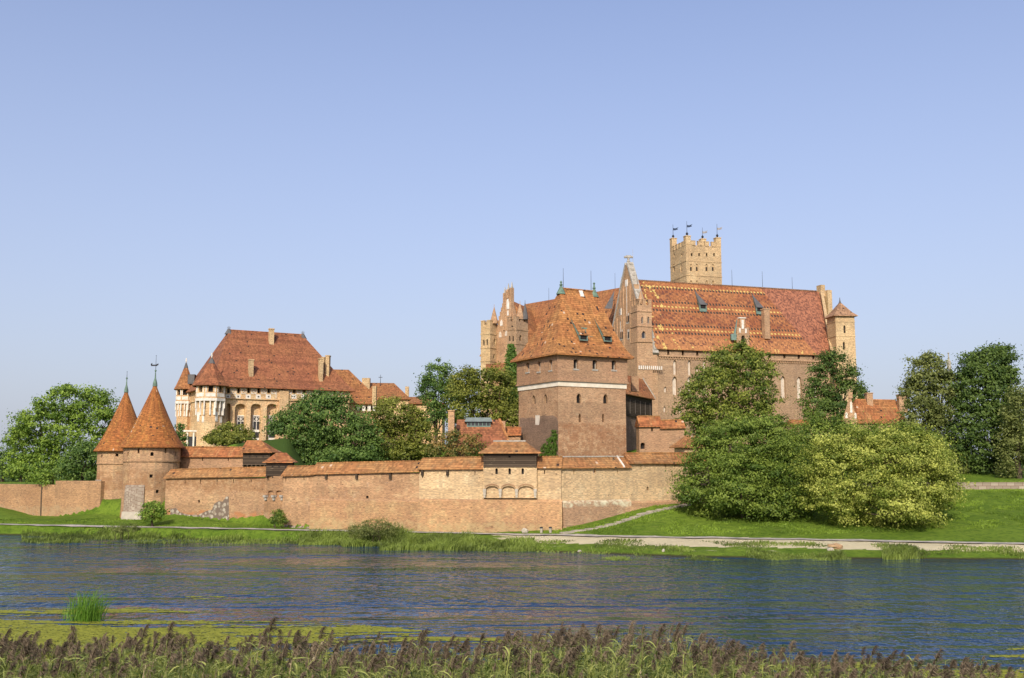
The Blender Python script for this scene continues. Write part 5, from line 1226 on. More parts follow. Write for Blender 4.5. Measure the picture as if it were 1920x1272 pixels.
    for (f_, y0, y1) in ((-.05, 589, 602), (.0, 620, 632), (-.35, 616, 630)):
        uu = mL + f_ * L / 2 + 1; b = MB(); z0 = P(1185, y1, 197).z; z1 = P(1185, y0, 197).z; b.pbox(gl, uu - .9, uu + .9, z0 - .2, z1 + .5, go_, go_ + .06, 0); b.pbox(gl, uu - .6, uu - .1, z0, z1, go_ + .061, go_ + .09, 1); b.pbox(gl, uu + .1, uu + .6, z0, z1, go_ + .061, go_ + .09, 1); b.build('window', [M_NICHE, M_DARK], t)
    # corner turret in front of the gable
    q = Vector(XY(1195.5, 188.0, 640)); tp = Plane(q, q + u * 3.0); zt = tp.uz(1210, 572)[1]; zb = tp.uz(1210, 643)[1]
    tb = MB(); wl_ = [(1202.5, 594, 1206, 607, 'p', .3, 'g'), (1214, 594, 1217.5, 607, 'p', .3, 'g'), (1203, 621, 1211, 635, 'p', .35, 'g')]
    ops = [tp.rect(*s_[:4], s_[4], s_[5]) for s_ in wl_]; facade(tb, tp, zb, zt, ops)
    sdl = Plane((tp.pt(0, 0, -3.0))[:2], tp.pt(0, 0, 0)[:2]); facade(tb, sdl, zb, zt); facade(tb, Plane(tp.pt(3.0, 0, 0)[:2], tp.pt(3.0, 0, -3.0)[:2]), zb, zt)
    tb.face([tp.pt(0, zt, 0), tp.pt(3.0, zt, 0), tp.pt(3.0, zt, -3.0), tp.pt(0, zt, -3.0)])
    tb.pbox(tp, -.1, 3.1, zb - 20, zb, -3.0, -.05)
    for zz in (tp.uz(1208, 584)[1], tp.uz(1208, 612)[1], tp.uz(1208, 641)[1]): tb.pbox(tp, -.12, 3.12, zz - .1, zz + .15, -3.1, .13)
    merlons(tb, tp, zt, .95, .8, .55, .4); merlons(tb, sdl, zt, .95, .8, .55, .4)
    tb.pbox(tp, .3, 2.9, tp.uz(1208, 684)[1] - .2, tp.uz(1208, 684)[1] + .25, -.1, .12)
    to = tb.build('corner_turret', B_HIGH_RED, t); to['_w'] = t['_w']
    for o in ops: window(to, tp, o, M_GLASS, frame=M_STONE)
    cq = tp.pt(1.5, 0, -1.5); s = MB(); s.lathe((cq.x, cq.y), [(.75, zt + .3), (.06, P(1212, 543, 189).z)], 8, 0, False); s.build('spire', B_HIGH_RED, to)
    m = MB(); bt = Plane(tp.pt(0, 0)[:2], tp.pt(7, 0)[:2])
    for k_ in range(12): uu = .1 + k_ * .42; zz = tp.uz(1208, 684)[1]; m.pbox(bt, uu, uu + .2, zz - .9, zz - .2, 0, .14)
    m.build('white_frieze', M_WHITE, t)
    return t, c, u, v, fr
HC = high_castle()

def rear_range():
    a = P(1000, 568, 235); b = P(1178, 537, 213); z = (a.z + b.z) / 2
    A = Vector((a.x, a.y)); B = Vector((b.x, b.y)); u = (B - A).normalized(); n = Vector((u.y, -u.x)); W_ = 9.5; ze = z - 13.5
    t = thing('chapel_range', 'long plain red-tiled roof range behind the square tower roof', 'castle wing', (A.x, A.y, 12))
    r = MB(); q = lambda p, d, zz: Vector((p.x + n.x * d, p.y + n.y * d, zz))
    A2 = A - u * 3
    r.loft([q(A2, W_, ze), q(A2, -W_, ze), q(A2, 0, a.z)], [q(B, W_, ze), q(B, -W_, ze), q(B, 0, b.z)]); r.build('roof', T_WING, t)
    w = MB(); w.prism([q(A2, W_ - .7, 0)[:2], q(B, W_ - .7, 0)[:2], q(B, -W_ + .7, 0)[:2], q(A2, -W_ + .7, 0)[:2]], 11, ze + .4, top=False); w.build('wall', B_HIGH, t)
    # lower roof to the left
    c = P(962, 565, 222); d = P(1002, 569, 236); r2 = MB(); zz = c.z
    C = Vector((c.x, c.y)); D = Vector((d.x, d.y)); uu = (D - C).normalized(); nn = Vector((uu.y, -uu.x)); q2 = lambda p, k, z_: Vector((p.x + nn.x * k, p.y + nn.y * k, z_))
    r2.loft([q2(C, 8, zz - 12), q2(C, -8, zz - 12), q2(C, 0, zz)], [q2(D, 8, zz - 12), q2(D, -8, zz - 12), q2(D, 0, zz)]); r2.build('roof', T_WING, t)
    for px, py in ((1153, 512), (1029, 540)):
        s = MB(); p = P(px, py, 224); spike(s, p.x, p.y, p.z - 5, p.z, .05); s.build('lightning_rod', M_IRON, t)
    dm = MB(); p = P(1144, 570, 205); q3 = P(1152, 545, 210); dm.face([p + Vector((-1.2, 0, -1)), p + Vector((.4, 0, -1)), q3]); dm.face([p + Vector((.4, 0, -1)), p + Vector((.6, 3, 0)), q3]); dm.build('dormer', M_LEAD, t)
rear_range()

def north_gable():
    Y = 205.0
    t = thing('gabled_wing', 'ornate stepped brick gable with two battlemented turrets rising above the central trees', 'castle wing', (*XY(945, Y), 13))
    # left square turret
    def turret(px0, pxc, px1, Yc, top, bot, spires, wins, mat):
        c = Vector(XY(pxc, Yc, 640)); l = P(px0, 640, Yc + 1.2); r = P(px1, 640, Yc + 2.2); cor = [c, Vector((r.x, r.y)), Vector((r.x + l.x - c.x, r.y + l.y - c.y)), Vector((l.x, l.y))]
        pl = [Plane(cor[3], cor[0]), Plane(cor[0], cor[1]), Plane(cor[1], cor[2]), Plane(cor[2], cor[3])]
        zt = P(pxc, top, Yc).z; m = MB(); ops = {0: [], 1: []}
        for side, x0, y0, x1, y1 in wins: ops[side].append(pl[side].rect(x0, y0, x1, y1, 'p', .35))
        for i in range(4): facade(m, pl[i], 11, zt, ops.get(i, []))
        m.face([(*q, zt) for q in cor])
        for i in range(4): merlons(m, pl[i], zt, .85, .9, .5, .35)
        for py in bot:
            zz = P(pxc, py, Yc).z
            for i in range(2): m.pbox(pl[i], -.08, pl[i].L + .08, zz - .1, zz + .12, -.2, .1)
        o = m.build('battlemented_turret', mat, t); o['_w'] = t['_w']
        for s_ in ops:
            for w_ in ops[s_]: window(o, pl[s_], w_, M_DARK)
        for (x, r_, y0, y1, mm) in spires:
            q = P(x, y0, Yc + 1.5); s = MB(); s.lathe((q.x, q.y), [(r_, q.z - .6), (r_, q.z), (.05, P(x, y1, Yc + 1.5).z), (.03, P(x, y1 - 5, Yc + 1.5).z)], 8, 0, False); s.build('spire', mm, o)
        return o
    turret(901.5, 919, 932, 206, 609, (626, 652, 677), [(926.5, .78, 602, 576, B_HIGH_RED)], [(1, 926, 635, 929.5, 646), (0, 905.5, 637, 908.5, 648), (0, 912, 636, 915, 647), (1, 925, 663, 928.5, 672)], B_MAIN)
    turret(951, 968, 990, 203, 602, (618, 645), [(975, .85, 594, 569, B_HIGH_RED), (984.5, .6, 594, 568, M_LEAD)], [(1, 974, 628, 978, 639), (0, 954, 630, 957, 640), (0, 960.5, 630, 963.5, 640), (1, 961, 610, 964, 613)], B_HIGH)
    # gable
    a = Vector(XY(931, 208, 620)); b = Vector(XY(967, 204, 620)); pl = Plane(a, b); zb = P(950, 614, 206).z; zp = P(950, 545, 206).z; g = MB(); L = pl.L; m_ = L * .55
    A = [pl.pt(0, 11, 0), pl.pt(L, 11, 0), pl.pt(L, zb, 0), pl.pt(m_ + .3, zp, 0), pl.pt(m_ - .3, zp, 0), pl.pt(0, zb, 0)]
    g.loft(A, [p - pl.n * .9 for p in A])
    for k in range(9):
        f_ = (k + .5) / 9
        for e in (0, L):
            p = pl.pt(e, zb, -.4).lerp(pl.pt(m_, zp, -.4), f_); g.box(p + Vector((0, 0, .1)), pl.u * .2, pl.n * .45, Vector((0, 0, .3)))
    g.build('end_gable', B_HIGH_RED, t)
    for x, yt, ybase, cm in ((945.5, 540, 620, M_STONE), (958.5, 530, 600, M_STONE), (952, 533, 560, M_STONE)):
        pi = MB(); uu = pl.uz(x, 600)[0]; zt = pl.uz(x, yt + 10)[1]; z0 = pl.uz(x, ybase)[1]; pi.pbox(pl, uu - .22, uu + .22, z0, zt, -.6, .2); q = pl.pt(uu, 0, -.2); pi.lathe((q.x, q.y), [(.32, zt), (.2, zt + .5), (.05, zt + 1.3)], 5, 1, False); pi.build('pinnacle', [B_HIGH_RED, cm], t)
    for x0, y0, x1, y1, ar in ((950, 560, 955, 580, 0), (951, 582, 954, 592, 0), (938, 600, 942.5, 611, 0), (935.5, 622, 940.5, 633, 1), (947, 620, 952, 630, 1)):
        b_ = MB(); o = pl.rect(x0, y0, x1, y1, 'p', .1); ol, _ = outline(o); F_ = [pl.pt(q[0], q[1], .05) for q in ol]; b_.face(F_); ol2 = [pl.pt(q[0], q[1], -.02) for q in ol]
        for i in range(len(F_)): j = (i + 1) % len(F_); b_.face([F_[i], ol2[i], ol2[j], F_[j]])
        b_.build('blind_window', M_WHITE if not ar else M_NICHE, t)
    r = MB(); q0 = P(920, 687, 199); r.box((q0.x + 1.6, 200, q0.z - .2), (2.6, 0, .15), (0, 1.6, .9), (0, 0, .15)); r.build('lean_to_roof', T_WING, t)
    r = MB(); q0 = P(968, 676, 199); r.box((q0.x, 200, q0.z), (1.2, 0, 0), (0, 1.0, .5), (0, 0, .15)); r.build('lean_to_roof', T_WING, t)
north_gable()

def great_tower():
    pL, pR, cor, uR, uL = frame_at(1287, 228, 16, 8.9, 8.6, 500)
    t = thing('great_tower', 'tall tan battlemented square tower with four pennants above the castle roof', 'castle tower', (cor[0].x, cor[0].y, 15))
    zt = P(1286, 459, 228).z; z0 = 15; w = MB(); 
    Rw = [(x - 1.6, 475, x + 1.6, 481, None, .4, 'dark') for x in (1297, 1311, 1325, 1339)] + [(x - 2.2, 495, x + 2.2, 510, 'p', .22, 'n') for x in (1296, 1307, 1325, 1337)]
    Rw += [(x - 2.4, 526, x + 2.4, 545, 'p', .25, 'n') for x in (1296, 1307, 1325, 1337)]
    Lw = [(x - 1.2, 476, x + 1.2, 482, None, .4, 'dark') for x in (1264, 1278)] + [(x - 1.6, 495, x + 1.6, 510, 'p', .22, 'n') for x in (1263.5, 1277)]
    for pl, ws in ((pL, Lw), (pR, Rw)):
        ops = []
        for s in ws:
            o = pl.rect(*s[:4], s[4], s[5]); o['back'] = s[6] == 'n'; ops.append(o)
            if s[6] == 'n':
                um = (o['u0'] + o['u1']) / 2; o2 = dict(u0=um - .2, u1=um + .2, z0=o['z0'] + .25, z1=o['z0'] + 1.15, arch=None, depth=0, back=False); mm = MB(); mm.pbox(pl, um - .2, um + .2, o['z0'] + .25, o['z0'] + 1.15, -.215, -.19); mm.build('window', M_DARK, t)
            else: window(t, pl, o, M_DARK)
        facade(w, pl, z0, zt, ops)
    pb, pb2 = Plane(cor[1], cor[2]), Plane(cor[2], cor[3])
    for pl in (pb, pb2): facade(w, pl, z0, zt)
    w.face([(*c_, zt) for c_ in cor])
    for py in (516, 489):
        zz = P(1286, py, 228).z
        for pl in (pL, pR): w.pbox(pl, -.06, pl.L + .06, zz - .1, zz + .1, -.1, .08)
    zz = P(1286, 516, 228).z
    for pl in (pL, pR): w.pbox(pl, -.18, pl.L + .18, z0, zz - .1, -.2, .18) if False else None
    w.build('wall', B_MAIN, t)
    for pl in (pL, pR, pb, pb2):
        n_ = 4; g_ = (pl.L - 2.6 + .6) / n_
        for k in range(n_): m = MB(); merlons(m, pl, zt - .25, 1.2, g_ - .6, 9, .5, u0=1.3 + k * g_, u1=1.3 + k * g_ + g_ - .6); m.build('merlon', B_MAIN, t)
    cc = sum(cor, Vector((0, 0))) / 4
    for i, (c_, zt_, fy) in enumerate(((cor[0], 444.5, 415), (cor[1], 448, 420), (cor[2], 450, 427), (cor[3], 449, 421))):
        ct = MB(); d = (cc - c_).normalized() * .85; q = c_ + d; zz = P(1286, zt_, q.y).z; ct.box((q.x, q.y, (zt + zz) / 2), Vector((*uR, 0)) * .62, Vector((*uL, 0)) * .62, (0, 0, (zz - zt) / 2)); ct.box((q.x, q.y, zz + .1), Vector((*uR, 0)) * .7, Vector((*uL, 0)) * .7, (0, 0, .095)); ct.build('corner_merlon', B_MAIN, t)
        f = MB(); zf = P(1286, fy, q.y).z; spike(f, q.x, q.y, zz, zf, .07); f.lathe((q.x, q.y), [(.001, zz + .2), (.28, zz + .6), (.3, zz + .8), (.001, zz + 1.2)], 8); fo = f.build('flagpole', M_IRON, t); fo['_w'] = t['_w']
        g = MB(); zf -= .9
        A = [(q.x + .05 + a_ * .62, q.y + b_, zf + c_ * .62) for a_, b_, c_ in ((0, 0, 0), (.8, .1, -.1), (1.5, -.05, .12), (2.1, 0, .3), (1.5, -.05, -.25), (1.9, 0, -.5), (.8, .1, -.85), (0, 0, -.9))]
        g.loft([Vector(p) for p in A], [Vector(p) + Vector((0, .03, 0)) for p in A]); g.build('pennant', M_FLAG if i in (0, 3) else M_FLAG2, fo)
great_tower()

def right_turret():
    pL, pR, cor, uR, uL = frame_at(1568, 200, 7, 4.0, 3.9, 640)
    t = thing('corner_tower', 'slim tan brick tower with pointed tiled cap at the right end of the castle', 'castle tower', (cor[0].x, cor[0].y, 13))
    ze = P(1568, 592, 200).z; w = MB()
    openings(w, t, pR, [(1581.5, 610, 1585.5, 625, 'p', .4, 'dark'), (1580.5, 641, 1584.5, 656, 'p', .4, 'dark'), (1579, 670, 1583, 676, None, .3, 'dark')], 11, ze)
    for i in (1, 2): facade(w, Plane(cor[i], cor[i + 1]), 11, ze)
    facade(w, pL, 11, ze); w.build('wall', B_MAIN, t)
    for py in (603, 630):
        s = MB(); zz = P(1568, py, 200).z
        for pl in (pL, pR): s.pbox(pl, -.06, pl.L + .06, zz - .08, zz + .08, -.1, .07)
        s.build('string_course', B_MAIN, t)
    cc = sum(cor, Vector((0, 0))) / 4; g = [cc + (c_ - cc) * 1.26 for c_ in cor]; za = P(1574, 566, 202).z
    r = MB(); r.hip(g, ze + .05, cc, cc, za, ((0, 0), (.3, .22), (1, 1)), th=.15); r.build('roof', T_GREY, t)
    f = MB(); f.lathe((cc.x, cc.y), [(.3, za - .3), (.12, za + .2), (.04, za + .9)], 8); f.build('finial', M_LEAD, t)
right_turret()

def right_house():
    c = Vector(XY(1607, 168, 790)); u = Vector((math.cos(R(14)), math.sin(R(14)))); v = Vector((-u.y, u.x)); w = 9.5; d = 6.0; fr = Plane(c, c + u * w)
    t = thing('gabled_house', 'small brick house with orange tile roof and white arched gable niches on the right', 'house', (c.x, c.y, 9))
    gl = Plane(Vector(XY(1581, 168.6, 790)), c + u * .0); zr_l = P(1597, 745, 168.5).z; ze = fr.uz(1640, 792)[1]; mid = fr.off(-d / 2)
    ze = min(ze, gl.uz(1600, 792)[1])
    # gable wall faces left of the viewer
    m = MB(); L = gl.L; A = [gl.pt(-.2, 9, 0), gl.pt(L + .1, 9, 0), gl.pt(L + .1, ze, 0), gl.pt(L * .62, zr_l, 0), gl.pt(L * .5, zr_l, 0), gl.pt(-.2, ze, 0)]; m.loft(A, [p - gl.n * .5 for p in A])
    m.pbox(gl, L * .5 - .15, L * .5 + .55, zr_l - .2, zr_l + .8, -.6, .1)
    m.prism([c, c + u * w, c + u * w + v * d, c + v * d], 9, ze, top=False); m.build('wall', B_HIGH_RED, t)
    for x0, y0, x1, y1 in ((1594, 753, 1598, 774), (1585, 773, 1589.5, 784), (1602, 774, 1606, 785)):
        b_ = MB(); o = gl.rect(x0, y0, x1, y1, 'p', .1); ol, _ = outline(o); F_ = [gl.pt(q[0], q[1], .04) for q in ol]; G_ = [gl.pt(q[0], q[1], -.02) for q in ol]; b_.face(F_)
        for i in range(len(F_)): j = (i + 1) % len(F_); b_.face([F_[i], G_[i], G_[j], F_[j]])
        b_.build('blind_window', M_WHITE, t)
    zr = P(1650, 748, 171).z; r = MB(); uL = mid.uz(1604, 748)[0]
    r.loft([fr.pt(-.1, ze - .2, .4), fr.pt(-.1, ze - .2, -d - .4), fr.pt(uL, zr, -d / 2)], [fr.pt(w, ze - .2, .4), fr.pt(w, ze - .2, -d - .4), fr.pt(w, zr, -d / 2)]); r.build('roof', T_CURT_RED, t)
    for x, y, h in ((1627, 739, .5), (1689, 742, .7)):
        p = P(x, y, 172); k = MB(); k.aab(p.x - h, p.x + h, 171, 172.2, p.z - 3, p.z); k.aab(p.x - h - .08, p.x + h + .08, 170.9, 172.3, p.z + .002, p.z + .15); k.build('chimney', B_HIGH_RED, t)
right_house()

m = MB(); p = P(1778, 661, 235); m.lathe((p.x, p.y), [(.5, p.z - 4), (.5, p.z - 2.2), (.18, p.z - 1.6), (.14, p.z - .3), (.3, p.z - .2), (.05, p.z)], 8); spike(m, p.x, p.y, 8, p.z - 3.9, .4)
tag(m.build('roof_spirelet', M_STONE), 'tiny white spirelet showing between the two right-hand tree crowns', 'spire')

# ------------------------------------------------------------------ vegetation
def unit(v): return v / np.maximum(np.linalg.norm(v, axis=1, keepdims=True), 1e-9)
def quads(cen, out, size, rng, elong=.62, up=.35, wild=.9):
    n = len(cen); nn = unit(out * .85 + rng.normal(size=(n, 3)) * wild * .5 + np.array([0, 0, up]))
    r = rng.normal(size=(n, 3)); a = unit(np.cross(nn, r)); b = np.cross(nn, a); s = size[:, None] * .5
    V = np.empty((n, 4, 3)); V[:, 0] = cen - a * s; V[:, 1] = cen - b * s * elong + a * s * .1; V[:, 2] = cen + a * s; V[:, 3] = cen + b * s * elong + a * s * .1
    return V.reshape(-1, 3), np.arange(n * 4).reshape(n, 4)
def crown(lobes, Y, leaf, crad, per, rng, flat=.55, dens=1.0, jit=.18):
    """lobes in photo pixels at distance Y -> leaf clump positions in metres"""
    L = []
    for i, lb in enumerate(lobes):
        cx, cy, rx, ry = lb[0], lb[1], lb[2] * 1.09, lb[3] * 1.09; dy = lb[4] if len(lb) > 4 else rng.uniform(-.35, .35) * rx * Y / F
        yy = Y + dy; c = P(cx, cy, yy); L.append((np.array(c), np.array([rx * yy / F, rx * yy / F * .9, ry * yy / F])))
    cen, out, tone, size = [], [], [], []
    for i, (c, r) in enumerate(L):
        area = 4 * math.pi * ((r[0] * r[1]) ** 1.6 / 3 + (r[0] * r[2]) ** 1.6 / 3 + (r[1] * r[2]) ** 1.6 / 3) ** (1 / 1.6)
        k = int(area / (crad ** 2 * 1.9) * dens); d = unit(rng.normal(size=(k, 3))); d[:, 2] = np.where(d[:, 2] < -.75, -d[:, 2], d[:, 2])
        rad = rng.uniform(.74, 1.0, (k, 1)) + rng.normal(size=(k, 1)) * jit * .6
        rad = np.where(rng.random((k, 1)) < .22, rng.uniform(.35, .7, (k, 1)), rad)
        cc = c + d * r * rad
        keep = np.ones(k, bool)
        for j, (c2, r2) in enumerate(L):
            if j != i: keep &= (np.linalg.norm((cc - c2) / r2, axis=1) > .66)
        keep &= ~((d[:, 1] > .45) & (rng.random(k) < .45))
        cc = cc[keep]; dd = d[keep]
        for p, q in zip(cc, dd):
            m = max(4, int(per * rng.uniform(.55, 1.4))); cr = crad * rng.uniform(.45, 1.5); off = rng.normal(size=(m, 3)) * np.array([cr, cr, cr * flat]) * .55
            cen.append(p + off); out.append(unit(off / cr + q * .45)); tb = rng.uniform(0, 1) ** 1.1 * .85; tone.append(np.clip(tb + rng.normal(size=m) * .16 + off[:, 2] / cr * .35, 0, 1)); size.append(leaf * rng.uniform(.6, 1.35, m))
    return np.concatenate(cen), np.concatenate(out), np.concatenate(tone), np.concatenate(size), L
def tree(name, label, cat, Y, lobes, mat, leaf=.42, crad=.85, per=34, seed=1, group=None, base=None, trunk_r=.35, flat=.55, dens=1.0, jit=.18, elong=.62, stems=1):
    rng = np.random.default_rng(seed); cen, out, tone, size, L = crown(lobes, Y, leaf, crad, per, rng, flat, dens, jit)
    mx = float(np.mean([c[0] for c, r in L])); my = float(np.mean([c[1] for c, r in L]))
    if base: b = P(base[0], base[1], Y); bx, by = b.x, b.y
    else: bx, by = mx, my
    gz = H(bx, by); t = thing(name, label, cat, (bx, by, gz), group)
    V, Q = quads(cen, out, size, rng, elong); np_mesh('crown' if cat == 'tree' else 'foliage', V, Q, mat, tone, t)
    tr = MB(); top = max(c[2] for c, r in L); low = min(c[2] for c, r in L)
    for s_ in range(stems):
        ox = rng.uniform(-1, 1) * .6 * (stems > 1); oy = rng.uniform(-1, 1) * .4 * (stems > 1)
        k0 = Vector((bx + ox, by + oy, gz - .3)); k1 = Vector((bx + ox * 1.6 + rng.uniform(-.2, .2), by + oy, gz + (low - gz) * .55 + .2)); k2 = Vector((mx + ox, my, low + (top - low) * .55))
        tr.tube([k0, k0.lerp(k1, .5), k1, k2], [trunk_r * 1.25, trunk_r, trunk_r * .85, trunk_r * .35], 8)
    for c, r in L:
        e = Vector(c); mid = k1.lerp(e, .5) + Vector((0, 0, -.3 * r[2])); tr.tube([k1, mid, e, e + (e - k1).normalized() * r[2] * .6], [trunk_r * .5, trunk_r * .32, trunk_r * .18, trunk_r * .06], 6)
        for q in range(4):
            d = Vector(rng.normal(size=3)); d.normalize(); e2 = e + Vector((d.x * r[0], d.y * r[1], d.z * r[2])) * .85; tr.tube([mid.lerp(e, .6), e.lerp(e2, .5), e2], [trunk_r * .2, trunk_r * .12, trunk_r * .04], 4)
    tr.build('trunk' if cat == 'tree' else 'stems', M_BARK, t)
    return t
G = 'trees behind the river wall'
tree('maple_tree', 'large light-green maple tree left of the cone towers', 'tree', 166, [(118, 760, 42, 33), (168, 765, 40, 34), (75, 795, 42, 32), (62, 840, 44, 42), (140, 820, 52, 50), (192, 800, 24, 48), (32, 830, 20, 26), (98, 880, 60, 28), (50, 880, 36, 26)], L_MAPLE, .38, 1.05, 58, 1, G, dens=1.15)
tree('broadleaf_tree', 'dark low tree in front of the maple, against the left cone tower', 'tree', 158, [(160, 868, 38, 36), (135, 885, 28, 22), (172, 890, 20, 20)], L_BLUE, .38, 1.05, 58, 2, G, dens=1.15)
tree('broadleaf_tree', 'green branch tuft hanging over the low left wall', 'tree', 153.5, [(84, 902, 12, 14), (78, 892, 14, 10)], L_MAPLE, .32, .5, 26, 3, G, trunk_r=.12)
for i, (px, py, rx, ry, lab) in enumerate(((6, 872, 26, 26, 'dark distant tree cut by the left photo edge'), (40, 880, 20, 22, 'small dark distant tree just left under the maple crown'), (-60, 860, 45, 40, 'dark tree beyond the left photo edge'))):
    tree('broadleaf_tree', lab, 'tree', 225, [(px, py, rx, ry), (px + rx * .5, py + 8, rx * .7, ry * .8), (px - rx * .5, py + 6, rx * .7, ry * .8)], L_DARK, .55, 1.1, 28, 20 + i, G)
tree('broadleaf_tree', 'small olive tree in front of the palace niches', 'tree', 176, [(430, 812, 26, 17), (405, 821, 20, 14), (457, 818, 18, 15), (432, 826, 42, 12)], L_OLIVE, .36, .65, 34, 4, G, trunk_r=.2)
tree('broadleaf_tree', 'slender tree squeezed between the right cone tower and the palace', 'tree', 172, [(337, 812, 9, 16), (342, 828, 12, 14)], L_BLUE, .34, .55, 30, 5, G, trunk_r=.15)
tree('broadleaf_tree', 'big deep-green tree hiding the right half of the palace front', 'tree', 165, [(592, 768, 40, 28), (552, 800, 42, 24), (622, 785, 52, 42), (660, 822, 46, 38), (600, 838, 56, 30), (690, 845, 22, 22), (524, 803, 20, 12), (575, 820, 40, 24), (585, 858, 44, 20), (650, 862, 60, 20)], L_BLUE, .38, 1.05, 58, 6, G, dens=1.4)
tree('broadleaf_tree', 'rounded olive-green tree right of the big deep-green one, left of the chimneyed outbuilding', 'tree', 171, [(738, 778, 42, 30), (772, 798, 32, 30), (732, 828, 46, 34), (788, 826, 26, 30), (765, 850, 50, 18), (715, 862, 40, 16)], L_OLIVE, .38, 1.05, 58, 7, G, dens=1.15)
tree('broadleaf_tree', 'tall dark-green tree with sky behind its left edge, left of centre', 'tree', 186, [(824, 710, 32, 26), (812, 738, 26, 26), (842, 752, 34, 36), (800, 722, 14, 14), (826, 785, 40, 26), (797, 740, 12, 12)], L_BLUE, .38, 1.05, 58, 8, G, dens=1.15)
tree('broadleaf_tree', 'wide olive tree below the battlemented turrets, left of the square tower', 'tree', 172, [(868, 714, 26, 22), (876, 745, 38, 38), (915, 722, 36, 32), (946, 745, 30, 44), (900, 775, 52, 30), (960, 785, 22, 25), (930, 800, 40, 20)], L_OLIVE, .38, 1.05, 58, 9, G, dens=1.15)
tree('broadleaf_tree', 'small airy tree with orange-tinged leaves in front of the lantern outbuilding', 'tree', 137, [(850, 832, 34, 22), (822, 846, 24, 16), (886, 836, 20, 20), (870, 850, 34, 12)], L_AUT, .30, .6, 30, 10, G, trunk_r=.16, dens=.7)
tree('broadleaf_tree', 'tall yellow-green tree in front of the patterned castle roof', 'tree', 162, [(1382, 670, 36, 27), (1346, 690, 32, 30), (1414, 697, 36, 32), (1338, 728, 46, 36), (1412, 742, 44, 40), (1305, 762, 32, 42), (1372, 785, 72, 36), (1300, 800, 26, 26), (1425, 775, 28, 30)], L_YEL, .38, 1.05, 58, 12, G, dens=1.15)
tree('broadleaf_tree', 'dark-green tree in front of the slim corner tower', 'tree', 178, [(1560, 682, 26, 24), (1548, 714, 32, 30), (1578, 742, 34, 32), (1532, 752, 24, 32), (1562, 775, 48, 22), (1606, 730, 12, 14), (1590, 700, 16, 14)], L_DARK, .38, 1.05, 58, 13, G, dens=1.15)
tree('broadleaf_tree', 'small distant tree between the slim tower and the gabled house', 'tree', 215, [(1614, 742, 12, 18), (1605, 755, 14, 14)], L_DARK, .45, .7, 26, 14, G, trunk_r=.2)
G2 = 'big riverside bushes'
tree('large_bush', 'mid-green rounded bush over the wall end, left of the brighter bush', 'bush', 122, [(1395, 832, 70, 42), (1340, 858, 52, 44), (1318, 905, 44, 44), (1395, 905, 70, 54), (1462, 890, 56, 62), (1448, 822, 48, 38), (1288, 925, 18, 24), (1440, 945, 60, 28), (1495, 905, 44, 56), (1350, 945, 50, 26)], L_BUSH, .25, 1.0, 120, 15, G2, dens=1.45, trunk_r=.18, stems=4, flat=.48, jit=.22)
tree('large_bush', 'bright yellow-green bush nearest the river, largest on the right', 'bush', 117, [(1650, 868, 72, 50), (1590, 890, 70, 66), (1700, 885, 72, 68), (1738, 925, 50, 48), (1560, 930, 50, 40), (1650, 938, 98, 46), (1770, 890, 22, 34), (1745, 850, 28, 26), (1690, 965, 60, 28)], L_BRIGHT, .25, 1.0, 120, 16, G2, dens=1.45, trunk_r=.18, stems=4, flat=.48, jit=.24)
tree('large_bush', 'olive feathery bush behind and above the bright riverside bush', 'bush', 131, [(1530, 826, 46, 34), (1600, 826, 56, 28), (1680, 830, 56, 28), (1735, 842, 36, 28), (1490, 848, 38, 42), (1570, 868, 60, 38)], L_BUSH, .25, 1.0, 110, 17, G2, dens=1.4, trunk_r=.16, stems=4, flat=.8, jit=.3)
tree('broadleaf_tree', 'grey-olive airy tree at the right, left neighbour of the tallest dark tree', 'tree', 156, [(1742, 700, 34, 32), (1722, 742, 28, 36), (1765, 750, 34, 52), (1728, 795, 34, 46), (1762, 820, 34, 50), (1700, 735, 12, 14), (1735, 860, 40, 36), (1790, 870, 36, 30)], L_TIRED, .36, .95, 50, 18, G, dens=1.7, jit=.2)
tree('broadleaf_tree', 'tallest dense dark tree near the right photo edge', 'tree', 154, [(1846, 690, 44, 34), (1878, 668, 24, 18), (1836, 735, 48, 54), (1880, 745, 32, 60), (1845, 815, 58, 62), (1893, 825, 28, 58), (1830, 870, 40, 28), (1870, 800, 40, 50)], L_DARK, .38, .95, 52, 19, G, dens=1.8)
tree('broadleaf_tree', 'drooping grey-green tree cut by the right photo edge', 'tree', 146, [(1908, 780, 26, 46), (1900, 845, 28, 46), (1935, 820, 30, 70), (1885, 880, 16, 20)], L_TIRED, .32, .8, 46, 30, G, dens=1.4, flat=1.0, jit=.25)
tree('broadleaf_tree', 'dark tree just outside the right photo edge', 'tree', 158, [(1985, 740, 50, 60), (1990, 820, 55, 60)], L_DARK, .45, .95, 28, 31, G)
tree('young_tree', 'small round tree standing alone on the lawn beside the front cone tower', 'tree', 130.5, [(287, 954, 19, 12), (278, 964, 13, 9), (300, 962, 13, 9), (286, 971, 14, 7)], L_MAPLE, .24, .42, 34, 32, None, base=(286, 988), trunk_r=.14)
tree('shrub', 'little yellow-green shrub at the wall foot below the dark wooden turret', 'bush', 127.5, [(522, 969, 12, 10), (526, 978, 13, 8), (514, 976, 9, 7)], L_BUSH, .2, .35, 34, 33, None, trunk_r=.05, stems=3)
tree('waterside_bush', 'dark brownish waterside bush in the reeds left of centre', 'bush', 114.5, [(700, 988, 30, 12), (730, 992, 20, 11), (668, 993, 18, 10), (700, 1000, 46, 10)], L_TIRED, .2, .5, 40, 34, None, trunk_r=.05, stems=4, elong=.3)
